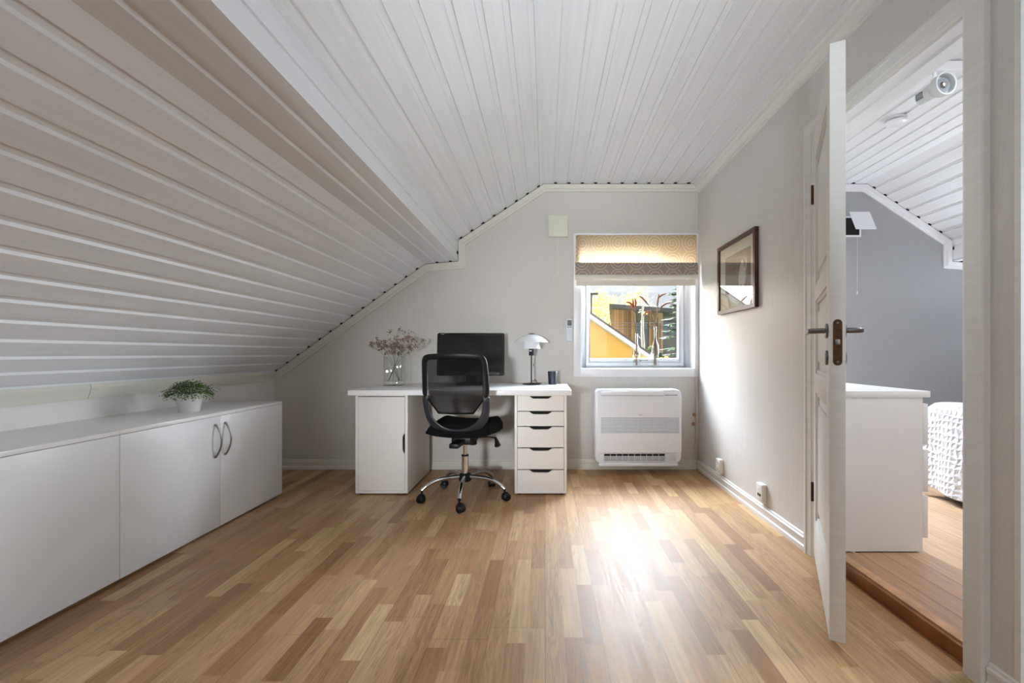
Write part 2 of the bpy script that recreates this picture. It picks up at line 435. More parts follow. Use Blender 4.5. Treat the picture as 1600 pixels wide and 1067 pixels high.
# ------------------------------------------------------------------ mesh builder
class MB:
    def __init__(self):
        self.v = []; self.f = []; self.mi = []; self.m = 0
    def add(self, vs, fs):
        b = len(self.v)
        self.v += [tuple(p) for p in vs]
        for f in fs:
            self.f.append([b + i for i in f]); self.mi.append(self.m)
        return self
    def box(self, x0, x1, y0, y1, z0, z1):
        vs = [(x0, y0, z0), (x1, y0, z0), (x1, y1, z0), (x0, y1, z0), (x0, y0, z1), (x1, y0, z1), (x1, y1, z1), (x0, y1, z1)]
        return self.add(vs, [(0, 3, 2, 1), (4, 5, 6, 7), (0, 1, 5, 4), (1, 2, 6, 5), (2, 3, 7, 6), (3, 0, 4, 7)])
    def prism(self, pts, axis, a, b):
        """pts: 2-D outline; axis 'y': pts are (x,z); 'x': (y,z); 'z': (x,y)"""
        def mk(p, t):
            return {'y': (p[0], t, p[1]), 'x': (t, p[0], p[1]), 'z': (p[0], p[1], t)}[axis]
        n = len(pts)
        vs = [mk(p, a) for p in pts] + [mk(p, b) for p in pts]
        fs = [tuple(range(n)), tuple(range(2 * n - 1, n - 1, -1))]
        for i in range(n):
            j = (i + 1) % n
            fs.append((i, i + n, j + n, j))
        return self.add(vs, fs)
    def tube(self, path, rad, n=10, cap=True, flat=1.0):
        path = [Vector(p) for p in path]
        if not hasattr(rad, '__len__'): rad = [rad] * len(path)
        t0 = (path[1] - path[0]).normalized()
        up = Vector((0, 0, 1)) if abs(t0.z) < 0.9 else Vector((1, 0, 0))
        nrm = (up - t0 * up.dot(t0)).normalized()
        vs = []
        for i, p in enumerate(path):
            if i == 0: t = path[1] - path[0]
            elif i == len(path) - 1: t = path[-1] - path[-2]
            else: t = (path[i + 1] - path[i]).normalized() + (path[i] - path[i - 1]).normalized()
            t.normalize()
            nrm = (nrm - t * nrm.dot(t))
            if nrm.length < 1e-6: nrm = t.orthogonal()
            nrm.normalize(); bn = t.cross(nrm)
            for k in range(n):
                a = 2 * math.pi * k / n
                vs.append(p + (nrm * math.cos(a) * flat + bn * math.sin(a)) * rad[i])
        fs = []
        for i in range(len(path) - 1):
            for k in range(n):
                k2 = (k + 1) % n
                fs.append((i * n + k, i * n + k2, (i + 1) * n + k2, (i + 1) * n + k))
        if cap:
            fs.append(tuple(range(n - 1, -1, -1)))
            fs.append(tuple((len(path) - 1) * n + k for k in range(n)))
        return self.add(vs, fs)
    def lathe(self, prof, c=(0, 0, 0), n=32, axis='z', caps=True):
        vs = []
        for (r, h) in prof:
            for k in range(n):
                a = 2 * math.pi * k / n
                q = (r * math.cos(a), r * math.sin(a), h)
                if axis == 'x': q = (h, q[0], q[1])
                elif axis == 'y': q = (q[0], h, q[1])
                vs.append((c[0] + q[0], c[1] + q[1], c[2] + q[2]))
        fs = []
        for i in range(len(prof) - 1):
            for k in range(n):
                k2 = (k + 1) % n
                fs.append((i * n + k, i * n + k2, (i + 1) * n + k2, (i + 1) * n + k))
        if caps:
            if prof[0][0] > 1e-5: fs.append(tuple(range(n - 1, -1, -1)))
            if prof[-1][0] > 1e-5: fs.append(tuple((len(prof) - 1) * n + k for k in range(n)))
        return self.add(vs, fs)
    def xform(self, mat):
        self.v = [tuple(mat @ Vector(p)) for p in self.v]; return self
    def build(self, name, mats, parent=None, bevel=0.0, seg=2, smooth=True, angle=35, local=False, subsurf=0, origin=None, weld=True):
        mats = mats if isinstance(mats, (list, tuple)) else [mats]
        off = Vector((0, 0, 0))
        if parent is not None and not local:
            p = parent
            while p is not None:
                off += p.location; p = p.parent
        elif parent is None:
            if origin == 'base':
                xs = [p[0] for p in self.v]; ys = [p[1] for p in self.v]; zs = [p[2] for p in self.v]
                off = Vector(((min(xs) + max(xs)) / 2, (min(ys) + max(ys)) / 2, min(zs)))
            elif origin is not None:
                off = Vector(origin)
        bm = bmesh.new()
        bv = [bm.verts.new(Vector(p) - off) for p in self.v]
        for f, mi in zip(self.f, self.mi):
            if len(set(f)) < 3: continue
            try:
                fc = bm.faces.new([bv[i] for i in f]); fc.material_index = mi
            except ValueError:
                pass
        if weld:
            bmesh.ops.remove_doubles(bm, verts=bm.verts, dist=1e-6)
        bmesh.ops.recalc_face_normals(bm, faces=bm.faces)
        if bevel > 0:
            es = [e for e in bm.edges if len(e.link_faces) == 2 and e.calc_face_angle(0) > R(30)]
            bmesh.ops.bevel(bm, geom=es, offset=bevel, offset_type='OFFSET', segments=seg, profile=0.5, affect='EDGES', clamp_overlap=True)
        me = bpy.data.meshes.new(name)
        bm.to_mesh(me); bm.free()
        for m in mats: me.materials.append(MT[m])
        if smooth:
            me.polygons.foreach_set('use_smooth', [True] * len(me.polygons))
            me.set_sharp_from_angle(angle=R(angle))
        o = bpy.data.objects.new(name, me); COL.objects.link(o)
        if parent is not None:
            o.parent = parent
        else:
            o.location = off
        if subsurf:
            s = o.modifiers.new('smooth', 'SUBSURF'); s.levels = subsurf; s.render_levels = subsurf
        return o

def tag(o, label, cat, group=None, kind=None):
    o['label'] = label; o['category'] = cat
    if group: o['group'] = group
    if kind: o['kind'] = kind
    return o
def thing(name, label, cat, loc=(0, 0, 0), rz=0.0, group=None):
    o = bpy.data.objects.new(name, None); COL.objects.link(o)
    o.empty_display_size = 0.1
    o.location = loc; o.rotation_euler = (0, 0, rz)
    return tag(o, label, cat, group)
def struct(o, label, cat):
    return tag(o, label, cat, kind='structure')
def at(px, py, Y):
    return Vector(((px - CX) * Y / F, Y, H - (py - CY) * Y / F))

# ================================================================== SHELL
XL, XR, YB, YF, ZC = -2.296, 1.297, 3.80, -1.80, 2.41
XB = 1.407                 # bedroom face of the party wall
ZB = 0.045                 # bedroom floor level
YC = 1.222                 # where the right wall ends near the camera
XBR = 4.80                 # far right of the bedroom
XH = 2.70                  # right side of the landing behind the camera
PROF = [(XL, 0.812), (-1.015, 1.735), (-0.736, 1.757), (-0.736, 1.932), (-0.015, ZC), (XR, ZC)]
BREAK = 2.714
PROFB = [(XB, ZC), (BREAK, ZC), (3.435, 1.932), (3.435, 1.757), (3.714, 1.735), (XBR, 0.955)]

def boards(mb, A, B, y0, y1, nrm, phase=0.0, mod=0.1122, rec=0.026, dep=0.009, bev=0.008, ends=True):
    """ribbed board lining between two section points; nrm points away from the room"""
    A = Vector(A); B = Vector(B); L = (B - A).length; d = (B - A) / L; nv = Vector(nrm).normalized()
    pts = [(0.0, 0.0)]; recs = []
    s = phase - mod
    while s < L:
        a, b, c = s + mod - rec - bev, s + mod - rec, s + mod
        for (q, h) in ((a, 0.0), (b, dep), (c, dep), (c, 0.0)):
            if 0.0 < q < L: pts.append((q, h))
        if 0.0 < b and c < L: recs.append((a, b, c))
        s += mod
    pts.append((L, 0.0))
    def P(q, h): return A + d * q + nv * h
    n = len(pts)
    vs = []
    for (q, h) in pts:
        p = P(q, h); vs.append((p.x, y0, p.y)); vs.append((p.x, y1, p.y))
    fs = [(2 * i, 2 * i + 1, 2 * i + 3, 2 * i + 2) for i in range(n - 1)]
    mb.m = 0; mb.add(vs, fs)
    # outer back of the lining
    o0, o1 = P(0, 0.05), P(L, 0.05)
    mb.add([(o0.x, y0, o0.y), (o0.x, y1, o0.y), (o1.x, y1, o1.y), (o1.x, y0, o1.y)], [(0, 1, 2, 3)])
    if ends:
        mb.m = 1  # dark end caps colour the groove mouths as if in shade
        for (a, b, c) in recs:
            q = [P(a, 0.0), P(b, dep), P(c, dep), P(c, 0.0)]
            mb.add([(p.x, y1 - 0.002, p.y) for p in q], [(0, 1, 2, 3)])
        mb.m = 0

YE = YB + 0.06
def seg_normal(A, B):
    d = Vector(B) - Vector(A)
    return (-d.y, d.x)
mb = MB()
ph = [0.055, 0.118, 0.085, 0.045, 0.115]
for i in range(5):
    boards(mb, PROF[i], PROF[i + 1], YF, YE, seg_normal(PROF[i], PROF[i + 1]), ph[i])
# landing ceiling, behind the right wall's end
boards(mb, (XR, ZC), (XH, ZC), YF, YC, (0, 1), 0.05, ends=False)
struct(mb.build('ceiling', ['ceil', 'dark'], smooth=False, weld=False), 'white ribbed board ceiling lining the slopes of the attic study', 'ceiling')
mb = MB()
for i in range(5):
    boards(mb, PROFB[i], PROFB[i + 1], YC + 0.06, YE, seg_normal(PROFB[i], PROFB[i + 1]), 0.08)
struct(mb.build('ceiling', ['ceil', 'dark'], smooth=False, weld=False), 'white ribbed board ceiling of the bedroom seen through the doorway', 'ceiling')

def strip_wall(mb, prof, holes, y0, y1, zb=-0.05):
    """wall under a section profile with rectangular holes (x0,x1,z0,z1)"""
    xs = sorted(set([p[0] for p in prof] + [h for q in holes for h in q[:2]]))
    def top(x, side):
        for (a, b) in zip(prof[:-1], prof[1:]):
            if b[0] - a[0] > 1e-6:
                if (side > 0 and a[0] - 1e-6 <= x < b[0] - 1e-6) or (side < 0 and a[0] + 1e-6 < x <= b[0] + 1e-6):
                    return a[1] + (b[1] - a[1]) * (x - a[0]) / (b[0] - a[0])
        return prof[-1][1]
    for a, b in zip(xs[:-1], xs[1:]):
        za, zt = top(a, 1), top(b, -1)
        hs = [h for h in holes if h[0] <= a + 1e-6 and h[1] >= b - 1e-6]
        if hs:
            h = hs[0]
            mb.prism([(a, zb), (b, zb), (b, h[2]), (a, h[2])], 'y', y0, y1)
            mb.prism([(a, h[3]), (b, h[3]), (b, zt), (a, za)], 'y', y0, y1)
        else:
            mb.prism([(a, zb), (b, zb), (b, zt), (a, za)], 'y', y0, y1)

WIN = (0.301, 1.267, 0.847, 1.955)
WIN2 = (2 * 1.352 - 1.267, 2 * 1.352 - 0.301, 0.847, 1.955)
mb = MB()
strip_wall(mb, PROF, [WIN], YB, YB + 0.24)
struct(mb.build('wall_back', 'wall', weld=False), 'pale warm grey wallpapered gable wall behind the desk', 'wall')
mb = MB()
strip_wall(mb, PROFB, [WIN2], YB, YB + 0.24)
struct(mb.build('wall_bedroom_back', 'wall_bed', weld=False), 'cool grey bedroom gable wall seen through the doorway', 'wall')
# knee wall, left
struct(MB().box(XL - 0.1, XL, YF, YB, -0.05, 0.83).build('wall_left', 'knee'), 'low white knee wall under the left roof slope', 'wall')
# right wall with door opening
DO = (1.385, 2.132, 2.012)
mb = MB()
mb.box(XR, XB, YC, DO[0] - 0.022, -0.05, ZC + 0.02)
mb.box(XR, XB, DO[1] + 0.022, YB, -0.05, ZC + 0.02)
mb.box(XR, XB, DO[0] - 0.022, DO[1] + 0.022, DO[2] + 0.022, ZC + 0.02)
struct(mb.build('wall_right', 'wall_side', weld=False), 'pale textured wallpapered wall on the right with the doorway', 'wall')
# landing / bedroom front wall
struct(MB().box(XB, XBR, YC, YC + 0.10, -0.05, ZC + 0.02).build('wall_landing', 'wall_side'), 'grey wall turning the corner at the right edge', 'wall')
struct(MB().box(XH, XH + 0.1, YF, YC, -0.05, ZC + 0.02).build('wall_landing', 'wall_side'), 'side wall of the landing behind the viewer', 'wall')
struct(MB().box(XBR, XBR + 0.1, YC, YB, -0.05, 1.2).build('wall_bedroom_right', 'wall_bed'), 'knee wall on the far side of the bedroom', 'wall')
RW = (-1.05, 0.45, 0.85, 2.05)
mb = MB()
PROFR = PROF[:-1] + [(XH, ZC)]
# rear wall: the right window edge lies beyond the ridge break
strip_wall(mb, [PROF[0], PROF[1], PROF[2], (-0.736, 1.932), (-0.015, ZC), (XH, ZC)], [(-0.015, 1.4, 0.85, 2.05)], YF - 0.12, YF)
struct(mb.build('wall_front', 'wall', weld=False), 'rear gable wall behind the viewer', 'wall')

# floors
struct(MB().box(XL, XR + 0.02, YF, YB, -0.04, 0.0).box(XR + 0.02, XH, YF, YC, -0.04, 0.0).box(XR + 0.02, XR + 0.10, YC, YB, -0.04, 0.0).build('floor', 'floor', weld=False), 'three strip oak parquet floor of the study', 'floor')
struct(MB().box(XR + 0.080, XBR, YC + 0.1, YB, 0.0005, ZB).build('floor', 'pine'), 'pine board floor of the bedroom beyond the doorway', 'floor')
mb = MB()
mb.m = 0; mb.box(XR + 0.02, XR + 0.034, DO[0], DO[1], 0.0, 0.052)
mb.m = 1; mb.box(XR + 0.034, XR + 0.080, DO[0], DO[1], 0.0, 0.058)
struct(mb.build('trim_1', ['threshold', 'threshold_top'], bevel=0.002), 'brown stained wooden threshold step under the doorway', 'threshold')

# ---- crown mouldings
def offset_poly(pts, d, closed=False):
    """offset a section polyline to its right-hand (room) side"""
    out = []
    n = len(pts)
    for i in range(n):
        p = Vector(pts[i]); ns = []
        if i > 0:
            e = (p - Vector(pts[i - 1])).normalized(); ns.append(Vector((e.y, -e.x)))
        if i < n - 1:
            e = (Vector(pts[i + 1]) - p).normalized(); ns.append(Vector((e.y, -e.x)))
        if len(ns) == 2:
            b = (ns[0] + ns[1]).normalized(); k = d / max(0.2, b.dot(ns[0]))
            out.append(p + b * k)
        else:
            out.append(p + ns[0] * d)
    return [(q.x, q.y) for q in out]
def crown(name, prof, mat, label, y1, phs):
    mb = MB()
    lays = [(0.004, 0.040, 0.026), (0.040, 0.050, 0.018), (0.050, 0.062, 0.012)]
    for (a, b, t) in lays:
        A = offset_poly(prof, a); B = offset_poly(prof, b)
        for i in range(len(prof) - 1):
            mb.prism([A[i], A[i + 1], B[i + 1], B[i]], 'y', y1 - t, y1)
    o = struct(mb.build(name, mat, weld=False), label, 'moulding')
    # dark strips stand in for shade between moulding and boards and at groove ends
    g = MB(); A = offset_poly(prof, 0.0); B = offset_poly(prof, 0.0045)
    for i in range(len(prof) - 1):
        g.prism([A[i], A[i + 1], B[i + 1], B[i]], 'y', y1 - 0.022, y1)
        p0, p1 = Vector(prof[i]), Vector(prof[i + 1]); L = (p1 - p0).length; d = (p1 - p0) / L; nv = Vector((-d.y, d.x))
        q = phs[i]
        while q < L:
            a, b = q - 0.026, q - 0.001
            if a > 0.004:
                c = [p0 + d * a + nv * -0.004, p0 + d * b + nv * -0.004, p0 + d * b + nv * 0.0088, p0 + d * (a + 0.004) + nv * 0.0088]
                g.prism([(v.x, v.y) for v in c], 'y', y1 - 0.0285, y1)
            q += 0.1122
    gp = g.build('painted_gap_shade', 'dark', o, weld=False)
    return o
crown('trim_2', PROF, 'cream', 'cream moulding following the ceiling line on the gable wall', YB, ph)
crown('trim_3', PROFB, 'window_white', 'white moulding along the bedroom ceiling line', YB, [0.08] * 5)
# right wall crown
def crown_right(x, y0, y1, label, name):
    s = [(x, ZC), (x - 0.050, ZC), (x - 0.050, ZC - 0.012), (x - 0.038, ZC - 0.020), (x - 0.034, ZC - 0.040), (x - 0.022, ZC - 0.052), (x - 0.018, ZC - 0.062), (x - 0.010, ZC - 0.066), (x - 0.010, ZC - 0.078), (x, ZC - 0.080)]
    return struct(MB().prism(s, 'y', y0, y1).build(name, 'trim', angle=20), label, 'moulding')
crown_right(XR, YC, YB - 0.012, 'white crown moulding along the top of the right wall', 'trim_4')
# knee wall trim board, two lengths with a seam
def knee_trim(y0, y1, name, label):
    s = [(XL, 0.752), (XL + 0.012, 0.752), (XL + 0.030, 0.808), (XL + 0.022, 0.827), (XL, 0.812)]
    return struct(MB().prism(s, 'y', y0, y1).build(name, 'cream', angle=20), label, 'moulding')
knee_trim(YF, 2.235, 'trim_5', 'cream board along the left knee wall, nearer length')
knee_trim(2.238, YB - 0.012, 'trim_6', 'cream board along the left knee wall, farther length')

# ---- baseboards
def base_profile(d):
    return [(0, 0), (0.018 * d, 0), (0.018 * d, 0.022), (0.012 * d, 0.028), (0.012 * d, 0.052), (0.016 * d, 0.056), (0.016 * d, 0.066), (0.009 * d, 0.070), (0.009 * d, 0.078), (0.005 * d, 0.082), (0, 0.082)]
mb = MB()
mb.prism([(YB - a, z) for a, z in base_profile(1)], 'x', XL, XR - 0.018)
struct(mb.build('baseboard_back', 'cream', angle=20), 'cream profiled skirting along the gable wall', 'baseboard')
mb = MB()
mb.prism([(XR - a, z) for a, z in base_profile(1)], 'y', DO[1] + 0.078, YB)
struct(mb.build('baseboard_right', 'trim', angle=20), 'white profiled skirting between the gable wall and the door', 'baseboard')
mb = MB()
mb.prism([(XR - a, z) for a, z in base_profile(1)], 'y', YC, DO[0] - 0.082)
mb.prism([(YC - a, z) for a, z in base_profile(1)], 'x', XR, XH)
struct(mb.build('baseboard_right', 'trim', angle=20), 'white profiled skirting at the bottom right corner', 'baseboard')
struct(MB().prism([(XR - 0.005, YC - 0.005), (XR + 0.012, YC - 0.005), (XR + 0.012, YC), (XR, YC), (XR, YC + 0.012), (XR - 0.005, YC + 0.012)], 'z', 0.082, ZC).build('trim_7', 'trim'), 'white corner bead at the right wall end', 'moulding')

# ---- window
def window(name, W, label, casing=True, mirror=False):
    x0, x1, z0, z1 = W
    root = bpy.data.objects.new(name, None); COL.objects.link(root); root.location = ((x0 + x1) / 2, YB, z0)
    struct(root, label, 'window')
    YI = 3.945
    # reveal boards
    mb = MB()
    mb.box(x0, x0 + 0.004, YB, YI, z0, z1); mb.box(x1 - 0.004, x1, YB, YI, z0, z1)
    mb.box(x0, x1, YB, YI, z1 - 0.004, z1)
    mb.build('window_reveal', 'window_white', root, weld=False)
    MB().box(x0 + 0.004, x1 - 0.004, YB - 0.002, YI, z0, z0 + 0.006).build('window_sill', 'window_white', root, bevel=0.002)
    def ring(a0, a1, b0, b1, t, y0, y1):
        m = MB()
        m.box(a0, a0 + t[0], y0, y1, b0, b1); m.box(a1 - t[1], a1, y0, y1, b0, b1)
        m.box(a0 + t[0], a1 - t[1], y0, y1, b0, b0 + t[2]); m.box(a0 + t[0], a1 - t[1], y0, y1, b1 - t[3], b1)
        return m
    ring(x0, x1, z0, z1, (0.058, 0.048, 0.046, 0.022), YI, YI + 0.085).build('window_frame', 'window_white', root, bevel=0.003)
    fx0, fx1, fz0, fz1 = x0 + 0.060, x1 - 0.050, z0 + 0.048, z1 - 0.024
    ring(fx0, fx1, fz0, fz1, (0.032, 0.045, 0.040, 0.030), YI - 0.006, YI + 0.05).build('window_sash', 'window_white', root, bevel=0.004)
    MB().box(fx0 + 0.028, fx1 - 0.040, YI + 0.016, YI + 0.020, fz0 + 0.036, fz1 - 0.026).build('window_pane', 'pane', root)
    hx = x0 + 0.475
    mb = MB()
    mb.box(hx, hx + 0.022, YI - 0.012, YI - 0.006, z0 + 0.052, z0 + 0.078)
    mb.box(hx + 0.05, hx + 0.125, YI - 0.022, YI - 0.012, z0 + 0.070, z0 + 0.080)
    mb.box(hx + 0.05, hx + 0.07, YI - 0.014, YI - 0.005, z0 + 0.062, z0 + 0.084)
    mb.build('window_latch', 'steel', root, bevel=0.002, weld=False)
    if casing:
        m = MB()
        cx0, cx1, cz0, cz1 = x0 - 0.062, XR - 0.001, z0 - 0.066, z1 + 0.035
        m.box(cx0, x0 + 0.003, YB - 0.016, YB, cz0, cz1)
        m.box(x1 - 0.003, cx1, YB - 0.016, YB, cz0, cz1)
        m.box(x0 + 0.003, x1 - 0.003, YB - 0.016, YB, cz0, z0 + 0.003)
        m.box(x0 + 0.003, x1 - 0.003, YB - 0.016, YB, z1 - 0.003, cz1)
        m.build('window_casing', 'window_white', root, bevel=0.0015, weld=False)
    return root
window('window_1', WIN, 'white framed window in the gable wall under the blind')
window('window_2', WIN2, 'white framed bedroom window beside the party wall', casing=False)
# rear window added behind the viewer to let light in
root = bpy.data.objects.new('added_window_3', None); COL.objects.link(root); root.location = (0.69, YF - 0.06, 0.85)
struct(root, 'white framed rear window added behind the viewer to let light in', 'window')
mb = MB()
rx0, rx1, rz0, rz1 = -0.015, 1.4, 0.85, 2.05
for a0, a1, b0, b1 in ((rx0, rx0 + .06, rz0, rz1), (rx1 - .06, rx1, rz0, rz1), (rx0 + .06, rx1 - .06, rz0, rz0 + .06), (rx0 + .06, rx1 - .06, rz1 - .06, rz1), (0.66, 0.72, rz0 + .06, rz1 - .06)):
    mb.box(a0, a1, YF - 0.10, YF - 0.03, b0, b1)
mb.build('window_frame', 'window_white', root, weld=False)
MB().box(rx0 + .05, rx1 - .05, YF - 0.07, YF - 0.066, rz0 + .05, rz1 - .05).build('window_pane', 'pane', root)

root = bpy.data.objects.new('added_window_4', None); COL.objects.link(root); root.location = (XH, 0.1, 0.75)  # frame without an opening, added to go with the landing fill light
struct(root, 'white frame added to the right of the viewer around the landing fill light', 'window')
mb = MB()
for a0, a1, b0, b1 in ((-0.52, -0.46, 0.75, 1.95), (0.66, 0.72, 0.75, 1.95), (-0.46, 0.66, 0.75, 0.80), (-0.46, 0.66, 1.90, 1.95)):
    mb.box(XH - 0.03, XH, a0, a1, b0, b1)
mb.build('window_frame', 'window_white', root, weld=False)

# ---- doorway frame and casing
mb = MB()
J = 0.022
mb.box(XR - 0.004, XB + 0.004, DO[0] - J, DO[0], 0.0, DO[2] + J)
mb.box(XR - 0.004, XB + 0.004, DO[1], DO[1] + J, 0.0, DO[2] + J)
mb.box(XR - 0.004, XB + 0.004, DO[0], DO[1], DO[2], DO[2] + J)
# door stop
mb.box(XR + 0.046, XB, DO[0], DO[0] + 0.012, 0.055, DO[2] - 0.012)
mb.box(XR + 0.046, XB, DO[1] - 0.012, DO[1], 0.055, DO[2] - 0.012)
mb.box(XR + 0.046, XB, DO[0], DO[1], DO[2] - 0.012, DO[2])
struct(mb.build('trim_8', 'window_white', weld=False), 'white door lining inside the doorway', 'door frame')
def casing_prof(w):
    return [(0.0, 0.0), (0.0, 0.012), (0.008, 0.015), (0.018, 0.015), (0.020, 0.018), (w - 0.022, 0.020), (w - 0.018, 0.024), (w - 0.004, 0.024), (w, 0.020), (w, 0.0)]
def casing(x, d, y0, y1, z1, name, label, mat):
    """architrave round the doorway on the face x, projecting by d (+1/-1)"""
    mb = MB(); w = 0.074
    pr = casing_prof(w)
    for sgn, y in ((-1, y0), (1, y1)):
        vs = []
        for (a, t) in pr:
            vs.append((x + d * t, y + sgn * a, 0.0)); vs.append((x + d * t, y + sgn * a, z1 + a))
        n = len(pr)
        fs = [(2 * i, 2 * i + 1, 2 * ((i + 1) % n) + 1, 2 * ((i + 1) % n)) for i in range(n)]
        fs.append(tuple(2 * i for i in range(n)))
        mb.add(vs, fs)
    vs = []
    for (a, t) in pr:
        vs.append((x + d * t, y0 - a, z1 + a)); vs.append((x + d * t, y1 + a, z1 + a))
    n = len(pr)
    mb.add(vs, [(2 * i, 2 * i + 1, 2 * ((i + 1) % n) + 1, 2 * ((i + 1) % n)) for i in range(n)])
    return struct(mb.build(name, mat, angle=15), label, 'door casing')
casing(XR, -1, DO[0] - 0.006, DO[1] + 0.006, DO[2] + 0.006, 'trim_9', 'white stepped casing round the doorway', 'trim')

# ---- the open door
hinge = Vector((1.272, 2.122, 0.0)); free = Vector((0.939, 1.480, 0.0))
dv = free - hinge; DW = dv.length
door = bpy.data.objects.new('door_1', None); COL.objects.link(door)
door.location = (hinge.x, hinge.y, 0.033); door.rotation_euler = (0, 0, math.atan2(dv.y, dv.x))
struct(door, 'white panelled door standing open, seen edge on', 'door')
# local: x along leaf, +y is to the right of travel? room face lies at y=0 and the leaf thickens to +y
DT, DH = 0.045, 1.970
def ly(t): return t
mb = MB()
st = 0.105
rails = [(0.0, 0.19), (0.77, 0.855), (1.185, 1.255), (1.83, DH)]
mb.box(0, st, 0, DT, 0, DH); mb.box(DW - st, DW, 0, DT, 0, DH)
for a, b in rails: mb.box(st, DW - st, 0, DT, a, b)
pans = [(0.19, 0.77), (0.855, 1.185), (1.255, 1.83)]
for a, b in pans:
    mb.box(st, DW - st, 0.014, DT - 0.014, a, b)
    # raised field and moulding on both faces
    for f in (0, 1):
        y0, y1 = (0.006, 0.014) if f == 0 else (DT - 0.014, DT - 0.006)
        mb.box(st + 0.055, DW - st - 0.055, y0, y1, a + 0.055, b - 0.055)
        mb.box(st, st + 0.016, y0, y1, a, b); mb.box(DW - st - 0.016, DW - st, y0, y1, a, b)
        mb.box(st + 0.016, DW - st - 0.016, y0, y1, a, a + 0.016); mb.box(st + 0.016, DW - st - 0.016, y0, y1, b - 0.016, b)
mb.build('door_leaf', 'trim', door, bevel=0.0015, local=True, weld=False)
zh = 1.052 - 0.033 + 0.005
# lock plate on the free edge
def pill(w, h, n=8):
    pts = []
    r = w / 2
    for i in range(n + 1):
        a = math.pi * i / n; pts.append((r * math.cos(a), h / 2 - r + r * math.sin(a)))
    for i in range(n + 1):
        a = math.pi + math.pi * i / n; pts.append((r * math.cos(a), -h / 2 + r + r * math.sin(a)))
    return pts
zp = 1.016 - 0.033
mb = MB(); mb.prism([(p[0] + DT / 2, p[1] + zp) for p in pill(0.026, 0.152)], 'x', DW - 0.003, DW + 0.0012)
lp = mb.build('lock_plate', 'brass', door, local=True)
mb = MB()
mb.box(DW, DW + 0.004, DT / 2 - 0.007, DT / 2 + 0.007, zp - 0.008, zp + 0.010)
mb.build('latch_bolt', 'steel', lp, local=True, bevel=0.001)
for dz in (0.064, -0.064):
    mb = MB(); mb.lathe([(0.0, 0.002), (0.004, 0.002), (0.005, 0.0)], (DW + 0.0010, DT / 2, zp + dz), 12, 'x'); mb.build('screw', 'handle', lp, local=True)
for sgn, y in ((-1, 0.0), (1, DT)):
    mb = MB()
    mb.lathe([(0.0, -0.001), (0.025, -0.001), (0.025, 0.006), (0.022, 0.008), (0.0, 0.008)], (0, 0, 0), 28, 'y')
    mb.xform(Matrix.Translation((DW - 0.06, y, zh)) @ Matrix.Scale(sgn, 4, (0, 1, 0)))
    mb.build('handle_rose', 'handle', door, local=True)
    mb = MB()
    xs = DW - 0.06
    mb.tube([(xs, y + sgn * 0.006, zh), (xs, y + sgn * 0.042, zh), (xs - 0.006, y + sgn * 0.050, zh), (xs - 0.02, y + sgn * 0.053, zh), (xs - 0.12, y + sgn * 0.053, zh)], 0.0095, 14)
    mb.build('door_handle', 'handle', door, local=True)
    mb = MB()
    mb.lathe([(0.0, -0.001), (0.025, -0.001), (0.025, 0.006), (0.022, 0.008), (0.0, 0.008)], (0, 0, 0), 28, 'y')
    mb.xform(Matrix.Translation((DW - 0.06, y, zh - 0.092)) @ Matrix.Scale(sgn, 4, (0, 1, 0)))
    mb.build('key_rose', 'handle', door, local=True)
for zc in (0.29, 1.70):
    mb = MB(); mb.tube([(-0.006, -0.006, zc - 0.045), (-0.006, -0.006, zc + 0.045)], 0.006, 12)
    mb.box(-0.004, 0.0005, 0.0, 0.03, zc - 0.04, zc + 0.04)
    mb.build('hinge', 'brass', door, local=True, weld=False)

# ================================================================== LEFT LOW CABINETS
XCF, ZCT = -1.820, 0.650
CABY = [3.100, 2.510, 1.917, 1.324, 0.731]
def low_cabinet(ya, yb, label, hand):
    """ya far end, yb near end"""
    r = thing('low_cabinet', label, 'cabinet', ((XCF + XL) / 2, (ya + yb) / 2, 0.0), group='low white cabinets under the slope')
    mb = MB()
    mb.box(XL + 0.003, XCF - 0.019, yb + 0.001, ya - 0.001, 0.020, ZCT - 0.018)
    mb.box(XL + 0.05, XCF - 0.05, yb + 0.02, ya - 0.02, 0.0, 0.020)
    mb.build('carcass', 'white', r, weld=False)
    MB().box(XL + 0.003, XCF - 0.001, yb + 0.0008, ya, ZCT - 0.018, ZCT).build('cabinet_top', 'white', r, bevel=0.001)
    ym = (ya + yb) / 2
    for k, (b, a) in enumerate(((ym, ya), (yb, ym))):
        d = MB().box(XCF - 0.018, XCF, b + 0.0015, a - 0.0015, 0.014, ZCT - 0.020).build('door', 'cab_door', r, bevel=0.001)
        if hand:
            # bow handle close to the meeting edge
            yy = b + 0.036 if k == 0 else a - 0.040
            zc = 0.497; hl = 0.088
            pts = []; rad = []
            for i in range(17):
                t = -1 + 2 * i / 16
                pts.append((XCF + 0.006 + 0.030 * (1 - t * t), yy, zc + hl * t)); rad.append(0.0052 - 0.001 * (1 - t * t))
            mb = MB(); mb.tube(pts, rad, 10, flat=1.0)
            for t in (-1, 1):
                mb.lathe([(0.0, -0.001), (0.0068, -0.001), (0.006, 0.008), (0.0, 0.009)], (XCF, yy, zc + hl * t), 14, 'x')
            mb.build('handle', 'steel', d, weld=False)
    return r
low_cabinet(CABY[0], CABY[2], 'low white two-door cabinet with bow handles, far end under the slope', True)
low_cabinet(CABY[2] - 0.0008, CABY[4], 'low white cabinet with plain fronts nearest the camera', False)

